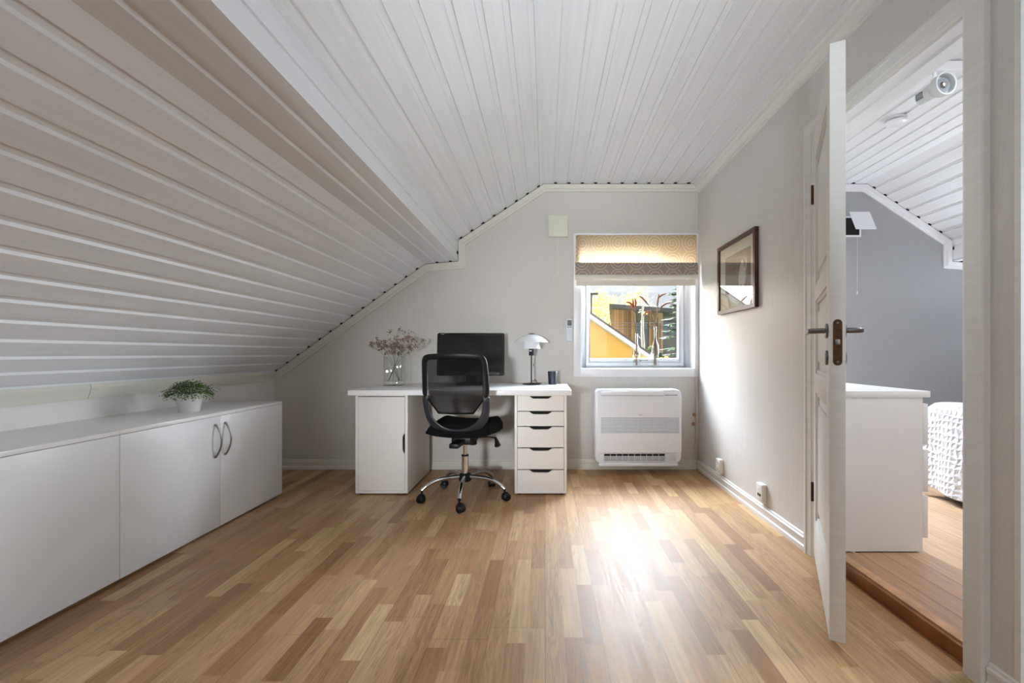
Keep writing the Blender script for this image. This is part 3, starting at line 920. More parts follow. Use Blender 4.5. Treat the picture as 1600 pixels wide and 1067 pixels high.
# potted plant
pc = Vector((-2.015, 2.535, ZCT))
r = thing('potted_plant', 'small bushy green plant in a white pot on the low cabinet', 'plant', pc)
MB().lathe([(0.0, 0.0), (0.047, 0.0), (0.049, 0.003), (0.0655, 0.098), (0.0665, 0.104), (0.064, 0.106), (0.060, 0.100), (0.056, 0.088), (0.0, 0.088)], pc, 40).build('pot', 'ceramic', r)
MB().lathe([(0.0, 0.091), (0.0555, 0.0885), (0.0555, 0.084), (0.0, 0.084)], pc, 24).build('soil', 'soil', r)
mb = MB(); ms = MB()
rnd = random.Random(3)
for i in range(1500):
    a = rnd.uniform(0, 2 * math.pi); q = rnd.random() ** 0.5
    rr = 0.118 * q
    zt = 0.105 + 0.068 * (1 - q ** 2.4) * (0.55 + 0.45 * rnd.random()) + rnd.uniform(-0.012, 0.012)
    if q > 0.75: zt -= rnd.uniform(0, 0.035)
    p = pc + Vector((rr * math.cos(a), rr * math.sin(a), zt))
    s = rnd.uniform(0.0035, 0.0062)
    n = Vector((math.cos(a) * q + rnd.uniform(-.6, .6), math.sin(a) * q + rnd.uniform(-.6, .6), 1.0 + rnd.uniform(-.4, .4))).normalized()
    u = n.orthogonal().normalized(); v = n.cross(u)
    th = rnd.uniform(0, 6.28); u, v = u * math.cos(th) + v * math.sin(th), v * math.cos(th) - u * math.sin(th)
    mb.add([p - u * s, p - v * s * 0.7 + n * s * .15, p + u * s, p + v * s * 0.7 + n * s * .15], [(0, 1, 2, 3)])
    if i % 12 == 0:
        b0 = pc + Vector((0.035 * math.cos(a) * q, 0.035 * math.sin(a) * q, 0.09))
        ms.tube([b0, (b0 + p) / 2 + Vector((0, 0, 0.02)), p], 0.0007, 4)
for i in range(26):
    a = rnd.uniform(0, 6.28); rr = rnd.uniform(0.11, 0.145)
    p0 = pc + Vector((0.09 * math.cos(a), 0.09 * math.sin(a), 0.125)); p1 = pc + Vector((rr * math.cos(a), rr * math.sin(a), rnd.uniform(0.085, 0.16)))
    ms.tube([p0, (p0 + p1) / 2 + Vector((0, 0, 0.008)), p1], 0.0005, 4)
    for k in range(3):
        p = p1 + Vector((rnd.uniform(-.004, .004), rnd.uniform(-.004, .004), rnd.uniform(-.004, .004))); s = 0.004
        mb.add([p + Vector((-s, 0, 0)), p + Vector((0, -s, s * .4)), p + Vector((s, 0, 0)), p + Vector((0, s, s * .4))], [(0, 1, 2, 3)])
mb.build('foliage', 'leaf', r, smooth=False, weld=False)
ms.build('stems', 'stem', r, weld=False)

# ================================================================== DESK
ZD = 0.730; ZDB = 0.696
dx0, dx1, dy0, dy1 = -1.337, 0.178, 3.030, 3.775
tag(MB().box(dx0, dx1, dy0, dy1, ZDB, ZD).build('desk_top', 'white', bevel=0.0015, origin='base'), 'white rectangular desk top resting on two white storage units', 'desk top')
AY0, AY1 = 3.095, 3.675
def unit_carcass(x0, x1, root):
    t = 0.0185
    mb = MB()
    mb.box(x0, x0 + t, AY0, AY1, 0.012, ZDB); mb.box(x1 - t, x1, AY0, AY1, 0.012, ZDB)
    mb.box(x0 + t, x1 - t, AY0, AY1, 0.012, 0.030); mb.box(x0 + t, x1 - t, AY0, AY1, ZDB - 0.012, ZDB)
    mb.box(x0 + t, x1 - t, AY1 - 0.01, AY1, 0.030, ZDB - 0.012)
    mb.build('carcass', 'alex', root, bevel=0.0008, weld=False)
    for fx in (x0 + 0.03, x1 - 0.03):
        for fy in (AY0 + 0.03, AY1 - 0.03):
            MB().lathe([(0.014, 0.0), (0.014, 0.012)], (fx, fy, 0.0), 14).build('foot', 'char', root)
# left: cupboard with a door
x0, x1 = -1.312, -0.951
r = thing('storage_cabinet', 'white single-door cabinet under the left end of the desk', 'cabinet', ((x0 + x1) / 2, (AY0 + AY1) / 2, 0))
unit_carcass(x0, x1, r)
a, b = x0 + 0.0205, x1 - 0.0205
z0, z1 = 0.032, ZDB - 0.017
hz0, hz1, hd = 0.283, 0.428, 0.016
mb = MB()
mb.prism([(a, z0), (b, z0), (b, hz0), (b - hd * 0.75, hz0 + 0.016), (b - hd, hz0 + 0.034), (b - hd, hz1 - 0.034), (b - hd * 0.75, hz1 - 0.016), (b, hz1), (b, z1), (a, z1)], 'y', AY0 + 0.001, AY0 + 0.017)
d = mb.build('door', 'alex', r)
MB().box(b - hd - 0.004, b + 0.0015, AY0 + 0.0172, AY0 + 0.022, hz0 - 0.004, hz1 + 0.004).build('cutout_shade_plate', 'dark', d)  # dark plate painted as the shade inside the handle cutout
# right: five drawers
x0, x1 = -0.212, 0.148
r = thing('drawer_unit', 'white five-drawer unit under the right end of the desk', 'drawers', ((x0 + x1) / 2, (AY0 + AY1) / 2, 0))
unit_carcass(x0, x1, r)
edges = [(619.0, 642.0), (643.2, 665.6), (667.0, 699.0), (700.5, 733.0), (734.5, 766.8)]
for (ya, yb) in edges:
    zt = H - (ya - 552) * AY0 / F; zb = H - (yb - 552) * AY0 / F
    a, b = x0 + 0.0205, x1 - 0.0205; m = (a + b) / 2
    mb = MB()
    q = [(a, zb), (b, zb), (b, zt), (m + 0.080, zt), (m + 0.066, zt - 0.010), (m + 0.050, zt - 0.018), (m - 0.050, zt - 0.018), (m - 0.066, zt - 0.010), (m - 0.080, zt), (a, zt)]
    mb.prism(q, 'y', AY0 + 0.001, AY0 + 0.017)
    d = mb.build('drawer', 'alex', r)
    MB().box(m - 0.084, m + 0.084, AY0 + 0.0172, AY0 + 0.022, zt - 0.022, zt + 0.0002).build('cutout_shade_plate', 'dark', d)  # dark plate stands in for shade behind the drawer cutout
    MB().box(a + 0.01, b - 0.01, AY0 + 0.022, AY1 - 0.05, zb + 0.005, zt - 0.024).build('drawer_box', 'alex', d)

# ---- monitor
mc = Vector((-0.60, 3.60, ZD))
r = thing('monitor', 'black widescreen monitor on the desk behind the chair', 'monitor', mc, R(1.5))
tilt = Matrix.Translation((0, 0, 0.07)) @ Matrix.Rotation(R(-5), 4, 'X')
mw, mh = 0.540, 0.345
def rrect(w, h, rd, n=5):
    pts = []
    for cx, cy, a0 in ((w / 2 - rd, h - rd, 0), (-w / 2 + rd, h - rd, 90), (-w / 2 + rd, rd, 180), (w / 2 - rd, rd, 270)):
        for i in range(n + 1):
            a = R(a0 + 90 * i / n); pts.append((cx + rd * math.cos(a), cy + rd * math.sin(a)))
    return pts
mb = MB(); mb.prism(rrect(mw, mh, 0.014), 'y', -0.012, 0.030); mb.xform(tilt); mb.build('housing', 'bezel', r, bevel=0.003, local=True)
mb = MB(); mb.box(-mw / 2 + 0.020, mw / 2 - 0.020, -0.0135, -0.0118, 0.028, mh - 0.018); mb.xform(tilt); scr = mb.build('screen', 'screen', r, local=True)
# stand
mb = MB(); mb.prism([(-0.045, 0.012), (0.045, 0.012), (0.035, 0.22), (-0.035, 0.22)], 'y', 0.032, 0.055); mb.build('neck', 'black', r, local=True, bevel=0.004)
mb = MB(); mb.lathe([(0.0, 0.0), (0.125, 0.0), (0.125, 0.008), (0.115, 0.014), (0.0, 0.016)], (0, 0.02, 0), 40); mb.build('base', 'black', r, local=True)

def lettering(text, size, mat, parent, mtx, name='lettering', local=True, depth=0.0004):
    cu = bpy.data.curves.new(name, 'FONT'); cu.body = text; cu.size = size; cu.extrude = depth; cu.align_x = 'CENTER'; cu.align_y = 'CENTER'
    cu.resolution_u = 2
    o = bpy.data.objects.new(name + '_tmp', cu); COL.objects.link(o)
    dg = bpy.context.evaluated_depsgraph_get()
    me = bpy.data.meshes.new_from_object(o.evaluated_get(dg)); me.name = name
    bpy.data.objects.remove(o); bpy.data.curves.remove(cu)
    me.transform(mtx); me.materials.clear(); me.materials.append(MT[mat])
    q = bpy.data.objects.new(name, me); COL.objects.link(q); q.parent = parent
    return q
ROT = Matrix.Rotation(R(90), 4, 'X')     # text facing -Y
lettering('acer', 0.013, 'silver_ink', r, tilt @ Matrix.Translation((-mw / 2 + 0.045, -0.0125, mh - 0.0095)) @ ROT @ Matrix.Scale(1.25, 4, (1, 0, 0)), 'logo')
mb = MB(); mb.box(mw / 2 - 0.062, mw / 2 - 0.040, -0.0128, -0.0120, 0.012, 0.016); mb.xform(tilt); mb.build('power_mark', 'silver_ink', r, local=True)

# ---- lamp
lc = Vector((-0.112, 3.625, ZD))
r = thing('table_lamp', 'table lamp with white mushroom shades and black stem on the desk', 'lamp', lc)
MB().lathe([(0.0, 0.0), (0.074, 0.0), (0.075, 0.003), (0.070, 0.006), (0.02, 0.010), (0.008, 0.014), (0.0, 0.014)], lc, 40).build('base', 'black', r)
MB().tube([lc + Vector((0, 0, 0.010)), lc + Vector((0, 0, 0.235))], 0.0052, 14).build('stem', 'black', r)
so = MB().lathe([(0.0, 0.232), (0.019, 0.232), (0.0205, 0.236), (0.0205, 0.284), (0.0, 0.290)], lc, 28).build('socket', 'black', r)
MB().box(lc.x - 0.016, lc.x + 0.004, lc.y - 0.0225, lc.y - 0.0185, lc.z + 0.266, lc.z + 0.274).build('maker_plate', 'silver_ink', so)
MB().lathe([(0.0, 0.346), (0.045, 0.346), (0.060, 0.342), (0.065, 0.330), (0.072, 0.300), (0.0755, 0.287), (0.073, 0.287), (0.069, 0.302), (0.062, 0.330), (0.045, 0.342), (0.0, 0.343)], lc, 48).build('lower_shade', 'opal', r)
MB().lathe([(0.0, 0.405), (0.030, 0.403), (0.065, 0.394), (0.100, 0.375), (0.124, 0.355), (0.138, 0.340), (0.1395, 0.338), (0.136, 0.338), (0.121, 0.351), (0.098, 0.370), (0.064, 0.389), (0.030, 0.398), (0.0, 0.400)], lc, 56).build('upper_shade', 'opal', r)
MB().lathe([(0.0, 0.412), (0.018, 0.411), (0.027, 0.406), (0.030, 0.401), (0.0, 0.400)], lc, 28).build('cap', 'char', r)
mb = MB(); mb.tube([lc + Vector((0.016, -0.012, 0.236)), lc + Vector((0.016, -0.012, 0.165))], 0.0009, 5)
pcord = mb.build('pull_cord', 'steel', r)
MB().tube([lc + Vector((0.016, -0.012, 0.168)), lc + Vector((0.016, -0.012, 0.148))], [0.002, 0.0034], 8).build('pull_weight', 'char', pcord)
mb = MB(); mb.tube([lc + Vector(p) for p in ((0.005, 0.0, 0.03), (0.015, 0.004, 0.026), (0.023, 0.006, 0.030), (0.031, 0.006, 0.036), (0.039, 0.006, 0.026), (0.045, 0.008, 0.014), (0.062, 0.03, 0.009), (0.080, 0.060, 0.004), (0.085, 0.11, 0.004))], 0.0026, 8)
mb.build('power_cord', 'black', r)

# ---- cup
cc = Vector((0.0585, 3.615, ZD))
r = thing('tumbler', 'dark blue cup on the desk beside the lamp', 'cup', cc)
MB().lathe([(0.0, 0.0), (0.030, 0.0), (0.0335, 0.004), (0.0385, 0.104), (0.0375, 0.106), (0.0355, 0.104), (0.031, 0.008), (0.0, 0.008)], cc, 36).build('cup_body', 'navy', r)
MB().lathe([(0.0378, 0.1035), (0.0388, 0.1045), (0.0385, 0.1075), (0.0365, 0.1075), (0.0355, 0.1035)], cc, 36, caps=False).build('rim', 'steel', r)

# ---- glass vase with dried sprigs
vc = Vector((-1.178, 3.50, ZD))
VW, VHt = 0.068, 0.225
mb = MB()
for s in (1,):
    a = VW; t = 0.005
    mb.box(-a, a, -a, a, 0.0, 0.035)
    for (x0, x1, y0, y1) in ((-a, a, -a, -a + t), (-a, a, a - t, a), (-a, -a + t, -a + t, a - t), (a - t, a, -a + t, a - t)):
        mb.box(x0, x1, y0, y1, 0.035, VHt)
mb.xform(Matrix.Translation(vc) @ Matrix.Rotation(R(6), 4, 'Z'))
tag(mb.build('glass_vase', 'glass', bevel=0.0012, origin='base', weld=False), 'square clear glass vase standing on the left of the desk', 'vase')
rnd = random.Random(11)
def blob(mb, p, s, rnd):
    vs = []; n = 5
    ax = Vector((rnd.uniform(-1, 1), rnd.uniform(-1, 1), rnd.uniform(0, 1))).normalized(); u = ax.orthogonal().normalized(); v = ax.cross(u)
    vs.append(p - ax * s)
    for k in range(n):
        a = 6.283 * k / n; vs.append(p + (u * math.cos(a) + v * math.sin(a)) * s * rnd.uniform(.7, 1.1))
    vs.append(p + ax * s * 0.9)
    mb.add(vs, [(0, 1 + (k + 1) % n, 1 + k) for k in range(n)] + [(n + 1, 1 + k, 1 + (k + 1) % n) for k in range(n)])
tips = [(-0.205, 0.02, 0.315), (-0.10, -0.03, 0.315), (-0.035, 0.03, 0.325), (0.015, -0.01, 0.385), (0.075, 0.03, 0.370), (0.125, -0.02, 0.330), (0.195, 0.01, 0.335)]
foot = [(0.035, 0.0), (0.045, -0.02), (0.03, 0.03), (-0.02, 0.02), (-0.045, 0.01), (-0.04, -0.03), (-0.05, 0.0)]
for ti, (tp, ft) in enumerate(zip(tips, foot)):
    base = vc + Vector((ft[0], ft[1], 0.036)); tip = vc + Vector((tp[0] * 1.1, tp[1], tp[2]))
    mid = vc + Vector((tp[0] * 0.22, tp[1] * 0.3, 0.20))
    r = thing('dried_flower_sprig', 'dried mauve flower sprig standing in the square glass vase', 'flower', base, group='dried sprigs in the square vase')
    st = MB(); fl = MB(); rootpath = [base, base.lerp(mid, 0.5) + Vector((0, 0, 0.004)), mid, mid.lerp(tip, 0.5) + Vector((0, 0, 0.02)), tip]
    st.tube(rootpath, [0.0018, 0.0016, 0.0014, 0.001, 0.0007], 6)
    fl.m = 0
    for k in range(15):
        q = rnd.uniform(0.15, 1.0); p0 = mid.lerp(tip, q) + Vector((0, 0, 0.02 * (1 - abs(2 * q - 1))))
        d = Vector((rnd.uniform(-.05, .05), rnd.uniform(-.04, .04), rnd.uniform(0.01, .055))) * (0.6 + 0.5 * q)
        p1 = p0 + d
        st.tube([p0, p0 + d * 0.5 + Vector((0, 0, 0.004)), p1], 0.0006, 4)
        for j in range(8):
            fl.m = 0 if rnd.random() < 0.35 + 0.55 * q else 1
            blob(fl, p1 + Vector((rnd.gauss(0, .008), rnd.gauss(0, .008), rnd.gauss(0, .006))), rnd.uniform(0.0036, 0.0068), rnd)
    st.build('stem', 'stem', r, weld=False)
    fl.build('blossom', ['blossom', 'blossom_green'], r, weld=False)

# ================================================================== OFFICE CHAIR
ch = Vector((-0.545, 3.045, 0.0))
r = thing('office_chair', 'black mesh-back swivel chair on chrome five-star base before the desk', 'chair', ch, R(-6))
r_local = dict(local=True)
arms = [-87, -15, 57, 129, 201]
LR = 0.285
for a in arms:
    ca, sa = math.cos(R(a + 6)), math.sin(R(a + 6))
    pts = []; rad = []
    for i in range(13):
        t = i / 12
        d = 0.025 + (LR - 0.025) * t
        z = 0.146 - 0.004 * t - 0.062 * max(0, (t - 0.35) / 0.65) ** 2.4
        pts.append((ca * d, sa * d, z)); rad.append(0.0155 - 0.003 * t)
    mb = MB(); mb.tube(pts, rad, 12); lg = mb.build('leg', 'chrome', r, local=True)
    mb = MB(); c = Vector((ca * LR, sa * LR, 0.0))
    sw = R(a + 6 + 55)
    dx, dy = math.cos(sw), math.sin(sw); nx, ny = -dy, dx
    wc = c + Vector((dx * 0.012, dy * 0.012, 0.026))
    for s in (-1, 1):
        m2 = MB(); m2.lathe([(0.0, -0.009), (0.022, -0.009), (0.0262, -0.005), (0.0262, 0.005), (0.022, 0.009), (0.0, 0.009)], (0, 0, 0), 22, 'y')
        m2.xform(Matrix.Translation(wc + Vector((nx, ny, 0)) * s * 0.013) @ Matrix.Rotation(sw, 4, 'Z'))
        mb.add(m2.v, m2.f)
    m2 = MB(); m2.lathe([(0.0, 0.060), (0.016, 0.056), (0.026, 0.044), (0.029, 0.030), (0.027, 0.022), (0.0, 0.022)], (0, 0, 0), 20)
    m2.xform(Matrix.Translation(c + Vector((dx * 0.008, dy * 0.008, 0)))); mb.add(m2.v, m2.f)
    mb.tube([c + Vector((0, 0, 0.045)), c + Vector((0, 0, 0.082))], 0.007, 10)
    mb.build('caster', 'black', r, local=True, weld=False)
MB().lathe([(0.0, 0.112), (0.036, 0.114), (0.044, 0.124), (0.045, 0.150), (0.038, 0.163), (0.028, 0.168), (0.0, 0.168)], (0, 0, 0), 32).build('hub', 'black', r, local=True)
mb = MB(); mb.lathe([(0.0225, 0.165), (0.0225, 0.288), (0.0, 0.288)], (0, 0, 0), 28); gl = mb.build('lift_sleeve', 'chrome', r, local=True)
MB().lathe([(0.024, 0.284), (0.024, 0.292), (0.015, 0.294), (0.0, 0.294)], (0, 0, 0), 28).build('sleeve_collar', 'black', gl, local=True)
MB().lathe([(0.0135, 0.290), (0.0135, 0.385), (0.0, 0.385)], (0, 0, 0), 22).build('lift_rod', 'chrome', r, local=True)
mb = MB()
mb.box(-0.065, 0.065, -0.10, 0.10, 0.378, 0.432)
mb.lathe([(0.0, 0.345), (0.026, 0.347), (0.028, 0.352), (0.028, 0.385), (0.0, 0.385)], (0.036, 0.065, 0), 20)
mb.box(-0.03, 0.03, -0.255, -0.08, 0.385, 0.415)
mb.build('tilt_mechanism', 'black', r, local=True, bevel=0.006, weld=False)
mb = MB(); mb.tube([(0.04, 0.03, 0.402), (0.15, 0.03, 0.410), (0.200, 0.028, 0.406)], 0.0045, 8)
lev = mb.build('lever', 'black', r, local=True)
mb = MB(); mb.tube([(0.195, 0.028, 0.408), (0.205, 0.028, 0.402), (0.214, 0.026, 0.378), (0.220, 0.024, 0.352), (0.221, 0.024, 0.346)], [0.010, 0.014, 0.023, 0.034, 0.026], 16, flat=0.6)
mb.build('lever_paddle', 'black', lev, local=True)
# seat: a rounded, slightly dished pad with raised wings and a waterfall front
mb = MB(); NU, NV = 24, 22
top = []; bot = []
for j in range(NV + 1):
    v = -1 + 2 * j / NV
    for i in range(NU + 1):
        u = -1 + 2 * i / NU
        # superellipse mapping of the square
        k = (1 - 0.5 * (abs(v) ** 2) * 0.32) ; kk = (1 - 0.5 * (abs(u) ** 2) * 0.32)
        x = 0.248 * u * k; y = 0.015 + 0.235 * v * kk
        e = max(abs(u), abs(v)); edge = max(0.0, (e - 0.72) / 0.28)
        zt = 0.505 + 0.030 * u * u * (0.4 + 0.6 * max(0, v + 0.4)) + 0.018 * max(0, v) - 0.055 * edge ** 2.6 - (0.012 * max(0, v - .6) / .4)
        zb = 0.432 + 0.012 * u * u + 0.020 * edge
        top.append((x, y, zt)); bot.append((x, y, zb))
n = (NU + 1) * (NV + 1)
fs = []
for j in range(NV):
    for i in range(NU):
        a = j * (NU + 1) + i
        fs.append((a, a + 1, a + NU + 2, a + NU + 1)); fs.append((n + a, n + a + NU + 1, n + a + NU + 2, n + a + 1))
rim = [i for i in range(NU + 1)] + [(j + 1) * (NU + 1) - 1 for j in range(1, NV + 1)] + [NV * (NU + 1) + i for i in range(NU - 1, -1, -1)] + [j * (NU + 1) for j in range(NV - 1, 0, -1)]
for a, b in zip(rim, rim[1:] + rim[:1]):
    fs.append((a, n + a, n + b, b))
mb.add(top + bot, fs)
mb.build('seat', 'black_fabric', r, local=True, angle=80)
# backrest
def back_y(x, z):
    t = (z - 0.47) / 0.51
    y = -0.165 - 0.115 * min(1, max(0, t / 0.45)) ** 0.7 + 0.030 * math.sin(math.pi * min(1, max(0, (t - 0.1) / 0.9))) - 0.025 * max(0, t - 0.5)
    return y + 0.9 * x * x
def ribbon(outer, inner, th, name, mat, parent):
    mb = MB(); n = len(outer); vs = []
    for (ox, oz), (ix, iz) in zip(outer, inner):
        for (x, z, d) in ((ox, oz, -th), (ox, oz, th * 0.6), (ix, iz, th * 0.6), (ix, iz, -th)):
            vs.append((x, back_y(x, z) + d, z))
    fs = []
    for i in range(n - 1):
        for k in range(4):
            k2 = (k + 1) % 4
            fs.append((i * 4 + k, i * 4 + k2, (i + 1) * 4 + k2, (i + 1) * 4 + k))
    fs.append((0, 1, 2, 3)); fs.append(tuple((n - 1) * 4 + k for k in (3, 2, 1, 0)))
    mb.add(vs, fs)
    return mb.build(name, mat, parent, local=True, subsurf=2, angle=60)
half_o = [(0.221, 0.705), (0.220, 0.765), (0.217, 0.846), (0.214, 0.905), (0.211, 0.935), (0.200, 0.962), (0.178, 0.975), (0.14, 0.979), (0.07, 0.982), (0.0, 0.983)]
half_i = [(0.176, 0.690), (0.177, 0.765), (0.176, 0.846), (0.174, 0.890), (0.173, 0.912), (0.168, 0.928), (0.157, 0.936), (0.13, 0.939), (0.065, 0.940), (0.0, 0.941)]
outer = half_o + [(-x, z) for x, z in half_o[-2::-1]]
inner = half_i + [(-x, z) for x, z in half_i[-2::-1]]
ribbon(outer, inner, 0.014, 'back_frame', 'black', r)
lo = [(0.2215, 0.715), (0.222, 0.690), (0.221, 0.645), (0.215, 0.590), (0.200, 0.545), (0.174, 0.508), (0.138, 0.474), (0.095, 0.450), (0.048, 0.437), (0.0, 0.432)]
li = [(0.178, 0.700), (0.174, 0.672), (0.171, 0.640), (0.163, 0.603), (0.150, 0.575), (0.130, 0.549), (0.104, 0.527), (0.072, 0.510), (0.036, 0.500), (0.0, 0.496)]
outer = lo + [(-x, z) for x, z in lo[-2::-1]]
inner = li + [(-x, z) for x, z in li[-2::-1]]
ribbon(outer, inner, 0.017, 'back_bracket', 'char', r)
# mesh panel
mb = MB(); rows = 26; cols = 16; vs = []
for j in range(rows + 1):
    z = 0.600 + (0.945 - 0.600) * j / rows
    hw = 0.180 if z > 0.69 else 0.112 + (0.180 - 0.112) * (z - 0.600) / 0.09
    for i in range(cols + 1):
        x = -hw + 2 * hw * i / cols
        vs.append((x, back_y(x, z) + 0.006 + 0.012 * (1 - (x / 0.18) ** 2), z))
fs = [(j * (cols + 1) + i, j * (cols + 1) + i + 1, (j + 1) * (cols + 1) + i + 1, (j + 1) * (cols + 1) + i) for j in range(rows) for i in range(cols)]
mb.add(vs, fs); pan = mb.build('mesh_panel', 'mesh', r, local=True)
# fabric edging under the mesh
mb = MB()
edge = [(-0.180, 0.690), (-0.112, 0.600), (0.0, 0.599), (0.112, 0.600), (0.180, 0.690)]
mb.tube([(x, back_y(x, z) + 0.010, z) for x, z in edge], 0.006, 8)
mb.build('mesh_hem', 'black_fabric', pan, local=True)

# ================================================================== WINDOW WALL THINGS
# roman blind
bx0, bx1 = 0.257, 1.272
r = thing('roman_blind', 'taupe swirl-patterned roman blind half lowered over the window', 'blind', ((bx0 + bx1) / 2, 3.765, 1.545))
def cloth(prof, x0, x1, name, mat, th=0.0025, wav=0.003, seed=0, n=44, sag=0.0, single=False):
    """prof: (y,z) curve hanging down"""
    rn = random.Random(seed); ph = [rn.uniform(0, 6.28) for _ in range(4)]
    mb = MB(); vs = []; m = len(prof)
    for side in ((0,) if single else (0, 1)):
        for j, (y, z) in enumerate(prof):
            for i in range(n + 1):
                u = i / n; x = x0 + (x1 - x0) * u
                w = wav * (math.sin(7 * u + ph[0] + j * 0.3) + 0.6 * math.sin(19 * u + ph[1] + j * .5)) * (j / max(1, m - 1))
                zz = z - sag * (math.sin(9 * u + ph[2]) * 0.5 + 0.5) * (j / max(1, m - 1))
                vs.append((x, y + w * 0.6 + (th if side else 0.0), zz))
    fs = []; q = m * (n + 1)
    for j in range(m - 1):
        for i in range(n):
            a = j * (n + 1) + i
            fs.append((a, a + 1, a + n + 2, a + n + 1))
            if not single: fs.append((q + a, q + a + n + 1, q + a + n + 2, q + a + 1))
    if single:
        mb.add(vs, fs); return mb.build(name, mat, r, angle=50)
    for i in range(n):
        fs.append((i, q + i, q + i + 1, i + 1)); a = (m - 1) * (n + 1) + i; fs.append((a, a + 1, q + a + 1, q + a))
    for j in range(m - 1):
        a = j * (n + 1); fs.append((a, a + n + 1, q + a + n + 1, q + a)); a += n; fs.append((a, q + a, q + a + n + 1, a + n + 1))
    mb.add(vs, fs)
    return mb.build(name, mat, r, angle=50)
cloth([(3.768, 1.985), (3.767, 1.95), (3.766, 1.90), (3.765, 1.85), (3.764, 1.80), (3.763, 1.76), (3.762, 1.735), (3.764, 1.72)], bx0, bx1, 'fabric_panel', 'blind', 0.0015, 0.0015, 1, single=True)
cloth([(3.761, 1.742), (3.750, 1.738), (3.744, 1.715), (3.742, 1.69), (3.742, 1.665), (3.744, 1.645), (3.752, 1.634)], bx0 - 0.006, bx1 + 0.006, 'fabric_fold', 'blind_fold', 0.002, 0.002, 2, sag=0.004)
cloth([(3.748, 1.640), (3.740, 1.632), (3.738, 1.620), (3.742, 1.606), (3.752, 1.600)], bx0 - 0.008, bx1 + 0.002, 'lower_fold', 'blind_lining', 0.002, 0.003, 3, sag=0.006)
cloth([(3.760, 1.625), (3.756, 1.59), (3.755, 1.57), (3.755, 1.548)], bx0 + 0.002, bx1 - 0.01, 'hem_strip', 'blind_lining', 0.002, 0.0015, 4, sag=0.003)
MB().box(bx0, bx1, 3.762, 3.783, 1.975, 1.990).build('head_rail', 'plastic_white', r, bevel=0.002)

# bottles on the sill
ZS = WIN[2] + 0.006
def bottle(cx, cy, h, rad, neck, label):
    prof = [(0.0, 0.0), (rad * 0.95, 0.0), (rad, 0.004), (rad, h * 0.46), (rad * 0.94, h * 0.53), (neck * 1.15, h * 0.66), (neck, h * 0.74), (neck * 0.95, h * 0.97), (neck * 1.15, h * 0.975), (neck * 1.15, h), (neck * 0.75, h), (neck * 0.75, h * 0.74), (rad * 0.86, h * 0.50), (rad * 0.9, 0.02), (0.0, 0.02)]
    return tag(MB().lathe(prof, (cx, cy, ZS), 28).build('glass_bottle', 'glass', origin=(cx, cy, ZS)), label, 'bottle', 'clear bottles on the window sill')
yb = 3.865
b1 = Vector(((994.6 - 852) * yb / F, yb, ZS)); b2 = Vector(((1023.8 - 852) * yb / F, yb, ZS))
bottle(b1.x, yb, 0.300, 0.030, 0.010, 'shorter clear glass bottle on the sill, left of the pair')
bottle(b2.x, yb, 0.358, 0.031, 0.010, 'taller clear glass bottle on the sill, right of the pair')
def tassel(bc, neck_h, pts_px, label, mat, grp, drop=0.0):
    """a dry stem rising out of a bottle with a curved seed head; pts_px: pixel path of the head from its base to its tip"""
    head = [at(px, py, yb) for px, py in pts_px]
    base = bc + Vector((drop, 0.0, 0.024)); nk = bc + Vector((drop * 0.25, 0, neck_h))
    r = thing('dried_grass_stem', label, 'dried stem', base, group=grp)
    mb = MB(); mb.tube([base, nk, nk.lerp(head[0], 0.5) + Vector((0, 0, 0.01)), head[0]], [0.0022, 0.002, 0.0018, 0.0015], 7)
    mb.build('stem', 'dry_stem', r)
    # resample the head as a plump tapering tassel
    N = 14; pts = []; rad = []
    for i in range(N + 1):
        t = i / N * (len(head) - 1); k = min(int(t), len(head) - 2); f = t - k
        p0 = head[max(0, k - 1)]; p1 = head[k]; p2 = head[k + 1]; p3 = head[min(len(head) - 1, k + 2)]
        p = 0.5 * ((2 * p1) + (-p0 + p2) * f + (2 * p0 - 5 * p1 + 4 * p2 - p3) * f * f + (-p0 + 3 * p1 - 3 * p2 + p3) * f ** 3)
        pts.append(p); s = i / N; rad.append(0.0012 + 0.0072 * (math.sin(math.pi * min(1, s * 0.93 + 0.05)) ** 0.8))
    mb = MB(); mb.tube(pts, rad, 9)
    rn = random.Random(int(head[0].x * 1000) % 97)
    for i in range(90):
        k = rn.randint(1, N - 1); a = rn.uniform(0, 6.28)
        t = (pts[k + 1] - pts[k - 1]).normalized(); u = t.orthogonal().normalized(); v = t.cross(u)
        d = u * math.cos(a) + v * math.sin(a); p = pts[k] + d * rad[k] * 0.8
        mb.add([p - t * 0.002, p + d * 0.003 + t * 0.006, p + t * 0.003], [(0, 1, 2)])
    mb.build('seed_head', mat, r, weld=False)
G1 = 'dried stems in the shorter bottle'; G2 = 'dried stems in the taller bottle'
tassel(b1, 0.29, [(990.5, 486), (988, 478), (984, 473), (978, 472)], 'rust-red dried stem bending left in the shorter bottle', 'rust', G1, 0.006)
tassel(b1, 0.29, [(990.5, 482), (989.5, 475), (989, 466.5)], 'rust-red dried stem upright in the middle of the shorter bottle', 'rust', G1, 0.0)
tassel(b1, 0.29, [(992.5, 480), (993.5, 473), (992, 466)], 'rust-red dried stem upright on the right in the shorter bottle', 'rust', G1, -0.006)
tassel(b2, 0.35, [(1013.5, 477), (1008, 470), (1003, 465), (998.5, 462.5)], 'brown dried stem leaning far left high in the taller bottle', 'brown', G2, 0.010)
tassel(b2, 0.35, [(1019, 490), (1014, 487), (1009, 488), (1004.5, 494)], 'red dried stem drooping left low in the taller bottle', 'rust', G2, 0.004)
tassel(b2, 0.35, [(1027, 478), (1028, 470), (1030, 459)], 'brown dried stem standing upright in the taller bottle', 'brown', G2, -0.002)
